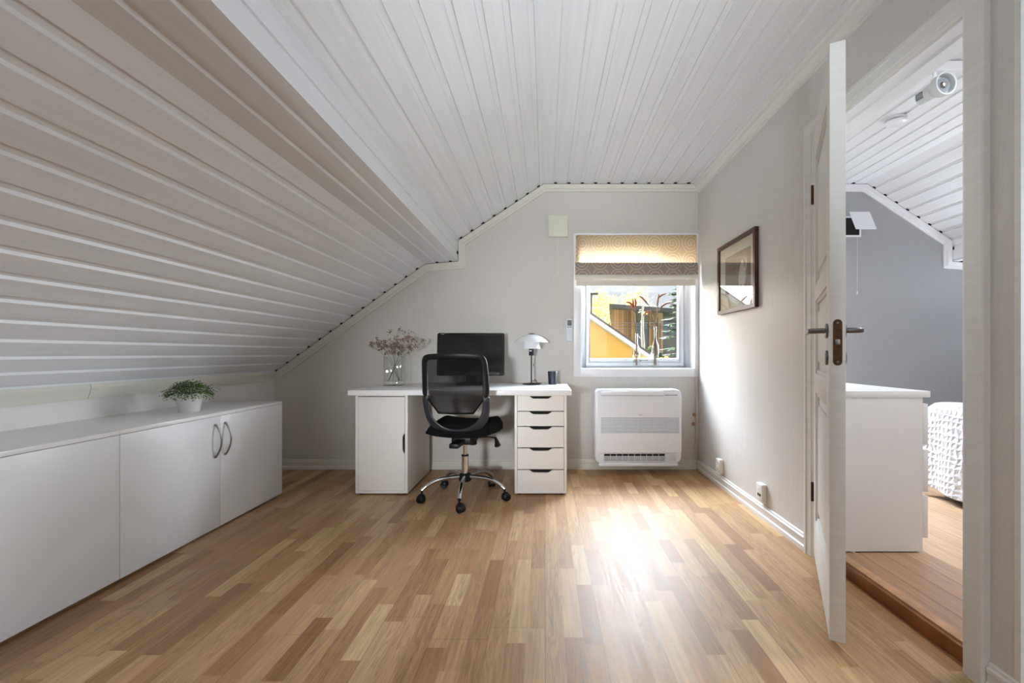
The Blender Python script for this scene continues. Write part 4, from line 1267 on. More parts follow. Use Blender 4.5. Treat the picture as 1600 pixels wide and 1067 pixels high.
tassel(b2, 0.35, [(1030, 465), (1034, 461), (1041, 458.5)], 'short brown dried stem flicking right at the top of the taller bottle', 'brown', G2, -0.006)
tassel(b2, 0.35, [(1030, 486), (1034, 479), (1042, 474), (1053, 473)], 'brown dried stem arching right in the taller bottle', 'brown', G2, -0.012)

# remote control in its wall holder
r = thing('remote_control', 'white remote control in a wall holder left of the window', 'remote', (0.207, YB - 0.001, 1.082))
MB().box(0.172, 0.236, YB - 0.012, YB, 1.082, 1.240).build('holder', 'plastic_pale', r, bevel=0.003)
rb = MB().box(0.1775, 0.2305, YB - 0.030, YB - 0.0125, 1.090, 1.272).build('body', 'plastic_white', r, bevel=0.005, seg=3)
MB().box(0.186, 0.222, YB - 0.0318, YB - 0.0302, 1.212, 1.260).build('display', 'lcd', rb)
for bxx in (0.187, 0.2065):
    MB().box(bxx, bxx + 0.013, YB - 0.0316, YB - 0.0302, 1.195, 1.206).build('button', 'grey_panel', rb)
MB().box(0.184, 0.224, YB - 0.0314, YB - 0.0302, 1.098, 1.188).build('cover', 'plastic_pale', rb, bevel=0.0005)

# air vent on the gable wall
r = thing('air_vent', 'cream square air vent with pull cord on the study gable wall', 'vent', (0.107, YB - 0.001, 1.958))
mb = MB(); mb.prism([(YB, 1.965), (YB - 0.030, 1.960), (YB - 0.042, 1.966), (YB - 0.042, 2.138), (YB - 0.036, 2.142), (YB, 2.142)], 'x', 0.026, 0.189)
mb.build('cover', 'vent', r, bevel=0.003)
cd = MB().tube([(0.105, YB - 0.030, 1.962), (0.105, YB - 0.028, 1.66)], 0.0008, 5).build('pull_cord', 'plastic_white', r)
MB().tube([(0.105, YB - 0.028, 1.664), (0.105, YB - 0.028, 1.645)], [0.002, 0.0036], 8).build('pull_knob', 'plastic_white', cd)
# the same kind of vent in the bedroom, flap open
r = thing('air_vent', 'white air vent with open flap and pull cord on the bedroom wall', 'vent', (2.60, YB - 0.001, 1.955))
MB().box(2.51, 2.672, YB - 0.012, YB, 1.965, 2.140).build('frame', 'plastic_white', r, bevel=0.002)
MB().box(2.525, 2.655, YB - 0.0135, YB - 0.0122, 1.98, 2.125).build('opening', 'dark', r)
mb = MB(); mb.box(2.508, 2.676, -0.006, 0.0, -0.182, 0.0); mb.xform(Matrix.Translation((0, YB - 0.10, 2.146)) @ Matrix.Rotation(R(-26), 4, 'X'))
mb.build('flap', 'plastic_white', r, bevel=0.002)
cd = MB().tube([(2.625, YB - 0.03, 1.965), (2.625, YB - 0.03, 1.50)], 0.0008, 5).build('pull_cord', 'plastic_white', r)
MB().tube([(2.625, YB - 0.03, 1.503), (2.625, YB - 0.03, 1.478)], [0.003, 0.0045], 8).build('pull_knob', 'plastic_white', cd)

# heat pump
hx0, hx1, hy0, hz0, hz1 = 0.400, 1.096, 3.590, 0.098, 0.690
r = thing('heat_pump_unit', 'white floor-standing heat pump unit under the window', 'heat pump', ((hx0 + hx1) / 2, (hy0 + YB) / 2, 0.0))
def rrect2(x0, x1, z0, z1, rd, n=6):
    return [(p[0] + (x0 + x1) / 2, p[1] + z0) for p in rrect(x1 - x0, z1 - z0, rd, n)]
mb = MB(); mb.prism(rrect2(hx0, hx1, hz0, hz1, 0.045), 'y', hy0 + 0.012, YB - 0.02)
mb.build('body', 'plastic_white', r, bevel=0.010, seg=3)
kx = 0.697 / 1040.0
def hpx(cx): return hx0 + (cx - 42) * kx      # crop pixels of the unit's close-up
def hpz(cy): return hz1 - (cy - 66) * (hz1 - hz0) / (932 - 66)
mb = MB()
# front panel with a louvred window, built as bars around the opening
px0, px1, pz0, pz1 = hpx(72), hpx(1075), hpz(805), hpz(168)
gx0, gx1, gz0, gz1 = hpx(112), hpx(1045), hpz(576), hpz(394)
mb.box(px0, gx0, hy0, hy0 + 0.020, pz0, pz1); mb.box(gx1, px1, hy0, hy0 + 0.020, pz0, pz1)
mb.box(gx0, gx1, hy0, hy0 + 0.020, pz0, gz0); mb.box(gx0, gx1, hy0, hy0 + 0.020, gz1, pz1)
fp = mb.build('front_panel', 'plastic_white', r, weld=True)
MB().box(gx0, gx1, hy0 + 0.014, hy0 + 0.0215, gz0, gz1).build('intake_recess', 'grille_shade', fp)
mb = MB()
for k in range(10):
    z = gz0 + (gz1 - gz0) * (k + 0.5) / 10 
    mb.box(gx0, gx1, hy0 + 0.002, hy0 + 0.014, z - 0.0028, z + 0.0028)
for k in range(1, 6):
    x = gx0 + (gx1 - gx0) * k / 6
    mb.box(x - 0.0012, x + 0.0012, hy0 + 0.004, hy0 + 0.014, gz0, gz1)
mb.build('louvre', 'plastic_pale', fp, weld=False)
lettering('DAIKIN', 0.0085, 'grey_ink', fp, Matrix.Translation((hpx(582), hy0 - 0.0004, hpz(362))) @ ROT @ Matrix.Scale(1.1, 4, (1, 0, 0)) , 'logo')
fp_logo = [o for o in fp.children if o.name.startswith('logo')][0]
fp_logo.data.transform(Matrix.Translation(-Vector(r.location)))
# top outlet flap, control lid and slot
MB().box(hpx(112), hpx(858), hy0 + 0.004, hy0 + 0.014, hpz(136), hpz(84)).build('upper_flap', 'plastic_white', r, bevel=0.003)
MB().box(hpx(112), hpx(858), hy0 + 0.010, hy0 + 0.0125, hpz(141), hpz(136)).build('flap_gap', 'grey_panel', r)
MB().box(hpx(872), hpx(1030), hy0 + 0.008, hy0 + 0.0125, hpz(136), hpz(128)).build('control_slot', 'grey_panel', r)
# lower outlet
ox0, ox1, oz0, oz1 = hpx(152), hpx(875), hpz(912), hpz(824)
og = MB().box(ox0, ox1, hy0 + 0.006, hy0 + 0.0122, oz0, oz1).build('lower_outlet', 'deep', r)
mb = MB()
for k in range(1, 10):
    x = ox0 + (ox1 - ox0) * k / 10; mb.box(x - 0.002, x + 0.002, hy0 + 0.0015, hy0 + 0.0058, oz0, oz1)
for k in range(5):
    z = oz0 + (oz1 - oz0) * (0.06 + 0.155 * k); mb.box(ox0, ox1, hy0 + 0.003, hy0 + 0.0058, z - 0.0028, z + 0.0028)
mb.build('outlet_grille', 'plastic_pale', og, weld=False)
MB().box(hpx(885), hpx(1010), hy0 + 0.006, hy0 + 0.0125, hpz(905), hpz(824)).build('filter_cover', 'plastic_pale', r, bevel=0.002)
MB().box(hx0 + 0.03, hx1 - 0.03, hy0 + 0.02, YB - 0.03, 0.0, hz0 + 0.004).build('foot_base', 'char', r) if False else None
mb = MB(); mb.prism(rrect2(hx0 + 0.030, hx1 - 0.030, 0.074, 0.100, 0.010), 'y', hy0 + 0.004, YB - 0.03)
mb.build('lower_flap', 'plastic_white', r, bevel=0.003)
MB().box(hx0 + 0.10, hx1 - 0.10, YB - 0.022, YB, 0.15, 0.65).build('wall_bracket', 'plastic_pale', r)

# sockets on the right wall
def outlet(yc, zc, label, kind):
    r = thing('wall_socket', label, 'socket', (XR, yc, zc - 0.052), group='wall sockets above the right skirting')
    MB().box(XR - 0.030, XR, yc - 0.036, yc + 0.036, zc - 0.052, zc + 0.052).build('cover', 'socket', r, bevel=0.005, seg=3)
    if kind == 'double':
        for dz in (0.024, -0.024):
            m = MB().lathe([(0.0, -0.0310), (0.019, -0.0310), (0.019, -0.0300), (0.0, -0.0300)], (XR, yc, zc + dz), 24, 'x').build('socket_well', 'plastic_pale', r)
            for dy in (-0.007, 0.007):
                MB().lathe([(0.0, -0.0316), (0.0026, -0.0316), (0.0026, -0.0308), (0.0, -0.0308)], (XR, yc + dy, zc + dz), 10, 'x').build('pin_hole', 'dark', m)
    else:
        for dy in (-0.011, 0.011):
            MB().box(XR - 0.0312, XR - 0.0300, yc + dy - 0.0075, yc + dy + 0.0075, zc - 0.022, zc - 0.006).build('data_port', 'dark', r)
        MB().box(XR - 0.0312, XR - 0.0300, yc - 0.006, yc + 0.006, zc + 0.014, zc + 0.022).build('marker', 'plastic_pale', r)
outlet(3.295, 0.152, 'white double power socket on the right wall, nearer the gable wall', 'double')
outlet(2.655, 0.157, 'white data socket with two dark ports on the right wall, nearer the door', 'data')
# wooden plugs in the corner
for (xx, zz, lab) in ((1.262, 0.461, 'upper round wooden plug in the wall right of the heat pump'), (1.256, 0.381, 'lower round wooden plug in the wall right of the heat pump')):
    tag(MB().lathe([(0.0, -0.012), (0.012, -0.012), (0.014, -0.009), (0.015, 0.0), (0.0, 0.0)], (xx, YB, zz), 18, 'y').build('wooden_plug', 'woodplug', origin=(xx, YB, zz)), lab, 'plug', 'wooden plugs beside the heat pump')
struct(MB().box(1.273, 1.296, YB - 0.014, YB, 0.082, WIN[2] - 0.066).build('trim_10', 'wall', bevel=0.002), 'boxed corner strip below the window casing', 'moulding')

# framed picture
fy0, fy1, fz0, fz1 = 2.720, 3.312, 1.262, 1.752
r = thing('framed_picture', 'dark wood framed flower picture with ivory mount on the right wall', 'picture', (XR - 0.001, (fy0 + fy1) / 2, fz0))
mb = MB(); w_ = 0.026
xf0, xf1 = XR - 0.026, XR - 0.001
mb.prism([(fy0, fz0), (fy1, fz0), (fy1 - w_, fz0 + w_), (fy0 + w_, fz0 + w_)], 'x', xf0, xf1)
mb.prism([(fy0, fz1), (fy1, fz1), (fy1 - w_, fz1 - w_), (fy0 + w_, fz1 - w_)], 'x', xf0, xf1)
mb.prism([(fy0, fz0), (fy0 + w_, fz0 + w_), (fy0 + w_, fz1 - w_), (fy0, fz1)], 'x', xf0, xf1)
mb.prism([(fy1, fz0), (fy1 - w_, fz0 + w_), (fy1 - w_, fz1 - w_), (fy1, fz1)], 'x', xf0, xf1)
mb.build('frame', 'frame_wood', r, weld=False)
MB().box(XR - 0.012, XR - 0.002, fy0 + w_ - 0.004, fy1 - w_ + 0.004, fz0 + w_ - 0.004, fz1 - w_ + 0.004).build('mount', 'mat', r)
# the print: a dusky still life with a pale tulip, procedural ground
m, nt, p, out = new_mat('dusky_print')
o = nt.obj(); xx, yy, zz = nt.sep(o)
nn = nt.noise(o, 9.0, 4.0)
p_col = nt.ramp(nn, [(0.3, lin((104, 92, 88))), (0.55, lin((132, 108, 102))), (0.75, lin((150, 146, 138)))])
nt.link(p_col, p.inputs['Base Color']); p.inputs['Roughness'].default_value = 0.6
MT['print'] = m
pr = MB().box(XR - 0.0132, XR - 0.0122, 2.800, 3.195, 1.395, 1.655).build('print', 'print', r)  # cut short so pale mount below stands in for the window's reflection
def petal(cy, cz, ry, rz, lean):
    pts = []
    for i in range(20):
        a = 2 * math.pi * i / 20; y = ry * math.cos(a) * (1 - 0.35 * math.sin(a)); z = rz * math.sin(a)
        pts.append((cy + y + lean * z, cz + z))
    return pts
for (pa, tt) in (((2.915, 1.505, 0.040, 0.085, 0.08), 0.0138), ((2.950, 1.495, 0.022, 0.070, -0.10), 0.0140), ((2.862, 1.560, 0.010, 0.055, -0.25), 0.0142), ((3.085, 1.425, 0.030, 0.022, 0.0), 0.0138)):
    MB().prism(petal(*pa), 'x', XR - tt, XR - 0.0132).build('printed_flower', 'tulip', pr)
MB().box(XR - 0.0195, XR - 0.0180, fy0 + w_ - 0.003, fy1 - w_ + 0.003, fz0 + w_ - 0.003, fz1 - w_ + 0.003).build('picture_glass', 'picture_glass', r)

# ================================================================== BEDROOM
# chest of drawers
cy0 = 2.098; cx0, cx1 = XB + 0.002, 1.792; czt = 0.803; cl = 0.80
r = thing('chest_of_drawers', 'white chest of drawers standing just inside the bedroom', 'dresser', ((cx0 + cx1) / 2, cy0 + cl / 2, ZB))
mb = MB()
mb.box(cx0, cx1 - 0.022, cy0 + 0.003, cy0 + 0.019, ZB + 0.006, czt - 0.030)
mb.box(cx0, cx1 - 0.022, cy0 + cl - 0.019, cy0 + cl - 0.003, ZB + 0.006, czt - 0.030)
mb.box(cx0, cx0 + 0.006, cy0 + 0.019, cy0 + cl - 0.019, ZB + 0.04, czt - 0.030)
mb.box(cx0 + 0.01, cx1 - 0.03, cy0 + 0.019, cy0 + cl - 0.019, ZB + 0.006, ZB + 0.06)
mb.build('carcass', 'white', r, weld=False)
MB().box(cx0, cx1 + 0.012, cy0, cy0 + cl, czt - 0.030, czt).build('dresser_top', 'vent' if False else 'white', r, bevel=0.001)
for (ya, yb_) in ((631, 695), (703, 769), (776, 841)):
    zt = H - (ya - 552) * cy0 / F; zb = H - (yb_ - 552) * cy0 / F
    d = MB().box(cx1 - 0.0205, cx1 + 0.004, cy0 + 0.004, cy0 + cl - 0.004, zb, zt).build('drawer', 'white', r, bevel=0.001)
    MB().box(cx0 + 0.02, cx1 - 0.0205, cy0 + 0.03, cy0 + cl - 0.03, zb + 0.02, zt - 0.03).build('drawer_box', 'white', d)
for fx in (cx0 + 0.04, cx1 - 0.035):
    for fy in (cy0 + 0.014, cy0 + cl - 0.014):
        MB().lathe([(0.010, 0.0), (0.010, 0.006)], (fx, fy, ZB), 12).build('foot', 'plastic_white', r)
# bed
bX0, bX1, bY0, bY1, bZ = 2.50, 4.55, 1.42, 2.98, 0.655
r = thing('bed', 'bed under a white crinkled quilt beyond the chest of drawers', 'bed', ((bX0 + bX1) / 2, (bY0 + bY1) / 2, ZB))
MB().box(bX0 + 0.06, bX1, bY0 + 0.05, bY1 - 0.05, ZB + 0.06, ZB + 0.36).build('bed_base', 'bed_dark', r, bevel=0.01)
MB().box(bX0 + 0.05, bX1, bY0 + 0.045, bY1 - 0.045, ZB + 0.36, bZ - 0.03).build('mattress', 'white', r, bevel=0.03, seg=3)
for fx in (bX0 + 0.15, bX1 - 0.15):
    for fy in (bY0 + 0.15, bY1 - 0.15):
        MB().lathe([(0.022, 0.0), (0.026, 0.062)], (fx, fy, ZB), 14).build('leg', 'bed_dark', r)
# quilt: top sheet folding down on three sides
mb = MB(); rn = random.Random(5)
NX, NY = 70, 80
def quilt_pt(s, t):
    """s along x (0 at hanging left hem .. 1), t along y (0..1)"""
    drop = bZ - ZB - 0.062
    Lx = (bX1 - bX0) + drop; Ly = (bY1 - bY0) + 2 * drop
    a = s * Lx - drop; b = t * Ly - drop
    x = bX0 + max(0.0, a); hx = max(0.0, -a)
    y = bY0 + min(max(0.0, b), bY1 - bY0); hy = max(0.0, -b, b - (bY1 - bY0))
    dn = max(hx, hy)
    # round the shoulder
    top = bZ
    def rnd_in(d, rad=0.07):
        return rad * (1 - math.sin(min(1.0, d / rad) * math.pi / 2)) ** 1.0 if d < rad else 0.0
    ex = rnd_in(x - bX0); ey = rnd_in(min(y - bY0, bY1 - y))
    z = top - dn - (0.55 * (ex + ey) if dn == 0 else 0.55 * 0.07 + (0.55 * min(ex, ey)))
    z = max(z, ZB + 0.055)
    if hx > 0 and hy > 0:
        pass
    fx = (hx / drop); fy = (hy / drop)
    x -= 0.016 * fx * math.sin(y * 23 + 1.0) + 0.006 * fx
    y += (1 if b > 0 else -1) * 0.015 * fy * math.sin(x * 21)
    z += 0.010 * math.sin(x * 5 + y * 7) * (dn == 0) + 0.012 * math.sin(y * 9) * fx
    return (x, y, z)
vs = [quilt_pt(i / NX, j / NY) for j in range(NY + 1) for i in range(NX + 1)]
fs = [(j * (NX + 1) + i, j * (NX + 1) + i + 1, (j + 1) * (NX + 1) + i + 1, (j + 1) * (NX + 1) + i) for j in range(NY) for i in range(NX)]
mb.add(vs, fs)
q = mb.build('quilt', 'quilt', r, angle=180)
sm = q.modifiers.new('thick', 'SOLIDIFY'); sm.thickness = 0.012; sm.offset = -1
# track light
ty = 2.20
r = thing('track_light', 'white ceiling track light with spotlights in the bedroom', 'ceiling light', (2.25, ty, ZC - 0.045))
MB().box(1.892, 2.60, ty - 0.022, ty + 0.022, ZC - 0.052, ZC - 0.007).build('rail', 'plastic_white', r, bevel=0.002)
def spot(sx, yaw, pitch):
    zt = ZC - 0.052
    arm = MB().tube([(sx, ty, zt), (sx, ty, zt - 0.050)], 0.0085, 12).build('spot_arm', 'plastic_white', r)
    MB().lathe([(0.0, 0.0), (0.014, 0.0), (0.016, 0.006), (0.014, 0.020), (0.0, 0.020)], (sx, ty, zt - 0.052), 18).build('swivel', 'plastic_white', arm)
    M_ = Matrix.Translation((sx, ty, zt - 0.085)) @ Matrix.Rotation(yaw, 4, 'Z') @ Matrix.Rotation(pitch, 4, 'Y')
    mb = MB(); mb.lathe([(0.0, -0.085), (0.026, -0.082), (0.032, -0.074), (0.034, 0.0), (0.044, 0.012), (0.052, 0.030), (0.054, 0.062), (0.051, 0.064), (0.047, 0.060), (0.044, 0.030), (0.0, 0.024)], (0, 0, 0), 36, 'x'); mb.xform(M_)
    hd = mb.build('spot_head', 'spot_paint', r)
    mb = MB(); mb.lathe([(0.0, 0.040), (0.020, 0.044), (0.036, 0.044), (0.036, 0.034), (0.0, 0.030)], (0, 0, 0), 28, 'x'); mb.xform(M_); mb.build('reflector', 'grey_panel', hd)
    mb = MB(); mb.lathe([(0.0, 0.058), (0.012, 0.055), (0.015, 0.046), (0.0, 0.044)], (0, 0, 0), 20, 'x'); mb.xform(M_); mb.build('bulb', 'steel', hd)
    mb = MB()
    for k in range(4):
        mb.box(-0.068 + k * 0.010, -0.063 + k * 0.010, -0.016, 0.016, -0.002, 0.002)
    mb.xform(M_ @ Matrix.Rotation(R(100), 4, 'X') @ Matrix.Translation((0, 0, 0.0315))); mb.build('cooling_slots', 'grey_panel', hd, weld=False)
spot(1.912, R(-86), R(2))
spot(2.185, R(-95), R(10))
# smoke detector
sx, sy = 2.135, 2.73
r = thing('smoke_detector', 'round white smoke detector on the bedroom ceiling', 'smoke detector', (sx, sy, ZC - 0.036))
MB().lathe([(0.0, 0.0), (0.056, 0.0), (0.057, -0.004), (0.056, -0.012), (0.050, -0.013), (0.0, -0.013)], (sx, sy, ZC - 0.0003), 40).build('mounting_plate', 'plastic_white', r)
MB().lathe([(0.0, -0.013), (0.048, -0.013), (0.048, -0.018), (0.0, -0.018)], (sx, sy, ZC), 40).build('painted_gap_shade', 'grey_panel', r)  # grey ring coloured as the shade between plate and cover
MB().lathe([(0.0, -0.018), (0.056, -0.018), (0.057, -0.026), (0.048, -0.034), (0.030, -0.037), (0.0, -0.037)], (sx, sy, ZC), 40).build('cover', 'plastic_white', r)

# ================================================================== ADDED FILL LAMPS (behind the viewer and out of sight in the bedroom)
def flush_fill(x, y, label, watts, col):
    r = thing('ceiling_fill_lamp', label, 'lamp', (x, y, ZC - 0.05))
    MB().lathe([(0.0, 0.0), (0.20, 0.0), (0.20, -0.030), (0.19, -0.036), (0.0, -0.036)], (x, y, ZC - 0.002), 48).build('housing', 'plastic_white', r)
    d = lamp('ceiling_fill_light', (0, 0, 0), 0.36, watts, col); d.location = (x, y, ZC - 0.042)
flush_fill(0.2, -0.75, 'round flush fill lamp added to the ceiling behind the viewer', CEIL_FILL_W, (1.0, 0.96, 0.90))
# added fill spotlights on floor stands, out of sight
def fill_spot(x, y, zl, target, label, watts, col, spread):
    r = thing('fill_spotlight', label, 'fill lamp', (x, y, 0.0 if x < XR else ZB))
    b = r.location.z
    MB().lathe([(0.0, 0.0), (0.15, 0.0), (0.15, 0.012), (0.02, 0.022), (0.0, 0.022)], (x, y, b), 40).build('base', 'plastic_white', r)
    f0 = Vector((x, y, zl)); d0 = (Vector(target) - f0).normalized()
    back = f0 - d0 * 0.15
    MB().tube([(back.x, back.y, b + 0.02), (back.x, back.y, back.z)], 0.012, 14).build('pole', 'plastic_white', r)
    MB().tube([back, f0 - d0 * 0.13, f0 - d0 * 0.02, f0], [0.05, 0.10, 0.15, 0.155], 30).build('lamp_head', 'plastic_white', r)
    d = lamp('fill_spotlight_light', f0 + d0 * 0.012, 0.28, watts, col); d.rotation_euler = d0.to_track_quat('-Z', 'Y').to_euler()
    d.data.spread = R(spread)
fill_spot(-0.05, -0.95, 1.0, (0.25, 2.5, ZC), 'slim white fill spotlight added behind the viewer, turned to the ceiling', UP_FILL_W, (0.84, 0.93, 1.0), 46)
fill_spot(-0.75, -1.0, 1.0, (-0.45, 3.5, 0.62), 'slim white fill spotlight added behind the viewer on the left, turned to the desk', DESK_FILL_W, (0.90, 0.95, 1.0), 36)
flush_fill(2.05, 1.62, 'round flush fill lamp added near the bedroom front wall', BED_FILL_W, (0.95, 0.97, 1.0))

fill_spot(3.9, 3.38, 0.95, (3.0, 2.5, ZC), 'slim white fill spotlight added in the far bedroom corner behind the bed', 9.0, (0.88, 0.94, 1.0), 120)

# ================================================================== OUTSIDE
GZ = -3.2
struct(MB().box(-60, 60, 4.3, 90, GZ - 0.2, GZ).build('ground', 'grass'), 'grassy ground outside, one storey below the window', 'ground')
# yellow house
hy = 9.0
k = hy / F
sl = (554 - 494) / (1010.5 - 922.4)
xa, za = (922.4 - 852) * k, H + (552 - 494) * k
xr = -0.35; zr = za + (xa - xr) * sl
xe = (988.3 - 852) * k
r = thing('yellow_house', 'yellow rendered house with white eave outside, nearest the window', 'house', (xr, hy + 4, GZ))
def roofz(x): return zr - abs(x - xr) * sl
xw = 2 * xr - xe
mb = MB(); mb.prism([(xw, GZ), (xe, GZ), (xe, roofz(xe) - 0.08), (xr, zr - 0.08), (xw, roofz(xw) - 0.08)], 'y', hy, hy + 8); mb.build('wall', 'yellow', r)
xo = (1012 - 852) * k; xo2 = 2 * xr - xo
for (xx, nm) in ((xo, 'roof'), (xo2, 'roof')):
    mb = MB(); mb.prism([(xr, zr), (xx, roofz(xx)), (xx, roofz(xx) + 0.05), (xr, zr + 0.05)], 'y', hy - 0.25, hy + 8.25); mb.build('roof', 'tiles', r)
    mb = MB(); mb.prism([(xr, zr), (xx, roofz(xx)), (xx, roofz(xx) - 0.085), (xr, zr - 0.085)], 'y', hy - 0.27, hy - 0.02); mb.build('bargeboard', 'fascia', r)
mb = MB(); mb.tube([(xo + 0.03, hy - 0.25, roofz(xo) - 0.02), (xo + 0.03, hy + 8.2, roofz(xo) - 0.02)], 0.06, 10); mb.build('gutter', 'fascia', r)
# timber house
ty_ = 20.0; k = ty_ / F
def tx(cx): return (880 + cx / 6.668 - 852) * k
def tz(cy): return H - (440 + cy / 6.668 - 552) * k
r = thing('timber_house', 'weathered timber house with flat dark roof beyond the yellow house', 'house', (6.0, ty_ + 3, GZ))
xR_ = 11.0
def rz_(x): return tz(245) + (x - tx(460)) * (tz(300) - tz(245)) / (tx(1200) - tx(460))
mb = MB(); q_ = [(tx(460), ty_ - 0.6), (xR_, ty_ - 0.6), (xR_, ty_ + 7), (tx(460) + 1.15, ty_ + 7)]
mb.add([(p[0], p[1], rz_(p[0]) - 0.17) for p in q_] + [(p[0], p[1], rz_(p[0])) for p in q_], [(3, 2, 1, 0), (4, 5, 6, 7), (0, 1, 5, 4), (1, 2, 6, 5), (2, 3, 7, 6), (3, 0, 4, 7)]); mb.build('roof', 'roof_dark', r)
mb = MB()
def cl(c0, c1, z0, z1, y0=ty_, y1=ty_ + 6): mb.box(tx(c0), tx(c1), y0, y1, z0, z1)
xa0, xa1 = tx(497), tx(755); q_ = [(xa0, ty_), (xa1, ty_), (xa1, ty_ + 6), (xa0 + 0.95, ty_ + 6)]
mb.add([(p[0], p[1], GZ) for p in q_] + [(p[0], p[1], rz_(p[0]) - 0.17) for p in q_], [(3, 2, 1, 0), (4, 5, 6, 7), (0, 1, 5, 4), (1, 2, 6, 5), (2, 3, 7, 6), (3, 0, 4, 7)])
mb.build('timber_wall', 'cladding', r)
mb = MB(); mb.prism([(tx(900), GZ), (tx(1040), GZ), (tx(1040), rz_(tx(1040)) - 0.17), (tx(900), rz_(tx(900)) - 0.17)], 'y', ty_, ty_ + 6); mb.build('timber_pier', 'cladding', r)
mb = MB()
mb.prism([(tx(755), tz(410)), (tx(900), tz(410)), (tx(900), rz_(tx(900)) - 0.17), (tx(755), rz_(tx(755)) - 0.17)], 'y', ty_ + 0.1, ty_ + 0.3)
mb.prism([(tx(1040), tz(400)), (xR_, tz(400)), (xR_, rz_(xR_) - 0.17), (tx(1040), rz_(tx(1040)) - 0.17)], 'y', ty_ + 0.1, ty_ + 0.3)
mb.box(tx(755), tx(900), ty_ + 0.1, ty_ + 0.3, GZ, tz(700)); mb.box(tx(1040), xR_, ty_ + 0.1, ty_ + 0.3, GZ, tz(590))
mb.build('grey_panel', 'grey_panel', r, weld=False)
def hwin(c0, c1, z0, z1, xend=None):
    x0 = tx(c0); x1 = xend if xend is not None else tx(c1)
    m = MB()
    m.box(x0, x0 + .05, ty_ + .15, ty_ + .28, z0, z1); m.box(x1 - .05, x1, ty_ + .15, ty_ + .28, z0, z1)
    m.box(x0 + .05, x1 - .05, ty_ + .15, ty_ + .28, z0, z0 + .05); m.box(x0 + .05, x1 - .05, ty_ + .15, ty_ + .28, z1 - .05, z1)
    f = m.build('window', 'roof_dark', r, weld=False)
    MB().box(x0 + .05, x1 - .05, ty_ + .2, ty_ + .23, z0 + .05, z1 - .05).build('pane', 'house_glass', f)
hwin(755, 830, tz(700), tz(410)); hwin(830, 900, tz(700), tz(410))
hwin(1040, 1110, tz(590), tz(400)); hwin(1110, 1200, tz(590), tz(400)); hwin(0, 0, tz(590), tz(400), 11.0) if False else None
mb = MB(); mb.box(tx(1200), xR_, ty_ + 0.12, ty_ + 0.28, tz(590), tz(400)); mb.build('side_panel', 'cladding', r)
mb = MB(); mb.box(tx(755), xR_, ty_ + 5.8, ty_ + 6, GZ, tz(300)); mb.build('rear_wall', 'cladding', r)
# thin wires in front of the timber wall, on added posts and slab
yy = 18.9
pa, pb = at(952, 505, yy), at(1110, 505, yy)
mb = MB()
for (c0, c1) in ((430, 428), (462, 458), (495, 478)):
    z0 = at(0, 440 + c0 / 6.668, yy).z; z1 = at(0, 440 + c1 / 6.668, yy).z
    mb.tube([(pa.x, yy, z0), (pb.x, yy, z1)], 0.011, 6)
mb.box(pa.x, pb.x, yy, ty_, -1.02, -0.90)
for xx in (pa.x, (pa.x + pb.x) / 2, pb.x):
    mb.box(xx - 0.02, xx + 0.02, yy - 0.02, yy + 0.02, -1.02, at(0, 440 + 430 / 6.668, yy).z)
mb.build('thin_wires', 'roof_dark', r, weld=False)
# slim pole behind the yellow roof
pp = at(924, 459.5, 19)
r = thing('street_pole', 'thin dark pole with small head above the yellow house eave', 'pole', (pp.x, 19, GZ))
MB().tube([(pp.x, 19, GZ), (pp.x, 19, pp.z)], 0.045, 8).build('post', 'roof_dark', r)
MB().box(pp.x - 0.05, pp.x + 0.28, 18.95, 19.05, pp.z - 0.03, pp.z + 0.05).build('head', 'roof_dark', r)

def leaf_cloud(mb, rnd, c, rad, n, s, squash=1.0):
    for _ in range(n):
        while True:
            p = Vector((rnd.uniform(-1, 1), rnd.uniform(-1, 1), rnd.uniform(-1, 1)))
            if p.length < 1: break
        p = Vector((p.x * rad, p.y * rad, p.z * rad * squash)) + c
        u = Vector((rnd.uniform(-1, 1), rnd.uniform(-1, 1), rnd.uniform(-1, 1))).normalized(); v = u.orthogonal().normalized()
        k = s * rnd.uniform(.6, 1.3)
        mb.add([p - u * k, p - v * k * .6, p + u * k, p + v * k * .6], [(0, 1, 2, 3)])
def birch(px, py_top, Y, rad, label, leaf, dens=1.0, seed=0, name='birch_tree', nb=34):
    rnd = random.Random(seed)
    t = at(px, py_top, Y); base = Vector((t.x, Y, GZ))
    r = thing(name, label, 'tree', base, group='autumn trees outside')
    hgt = t.z - GZ
    st = MB(); st.tube([base, base + Vector((0.08, 0, hgt * .4)), base + Vector((-.05, 0, hgt * .75)), Vector((t.x, Y, t.z))], [0.13, 0.10, 0.06, 0.015], 8)
    fl = MB()
    for i in range(nb):
        q = rnd.uniform(0.35, 0.98); p0 = base + Vector((0, 0, hgt * q)); a = rnd.uniform(0, 6.28); L = rad * (1.15 - q * .75) * rnd.uniform(.6, 1.1)
        p1 = p0 + Vector((math.cos(a) * L, math.sin(a) * L, L * rnd.uniform(.5, 1.1)))
        st.tube([p0, (p0 + p1) / 2 + Vector((0, 0, -0.05)), p1], [0.035 * (1.2 - q), 0.02 * (1.2 - q), 0.006], 5)
        for j in range(3):
            c = p0.lerp(p1, rnd.uniform(.4, 1.0))
            leaf_cloud(fl, rnd, c, rad * .28, int(26 * dens), 0.075)
    st.build('trunk', 'birch_bark', r, weld=False)
    if dens > 0: fl.build('foliage', leaf, r, smooth=False, weld=False)
    return r
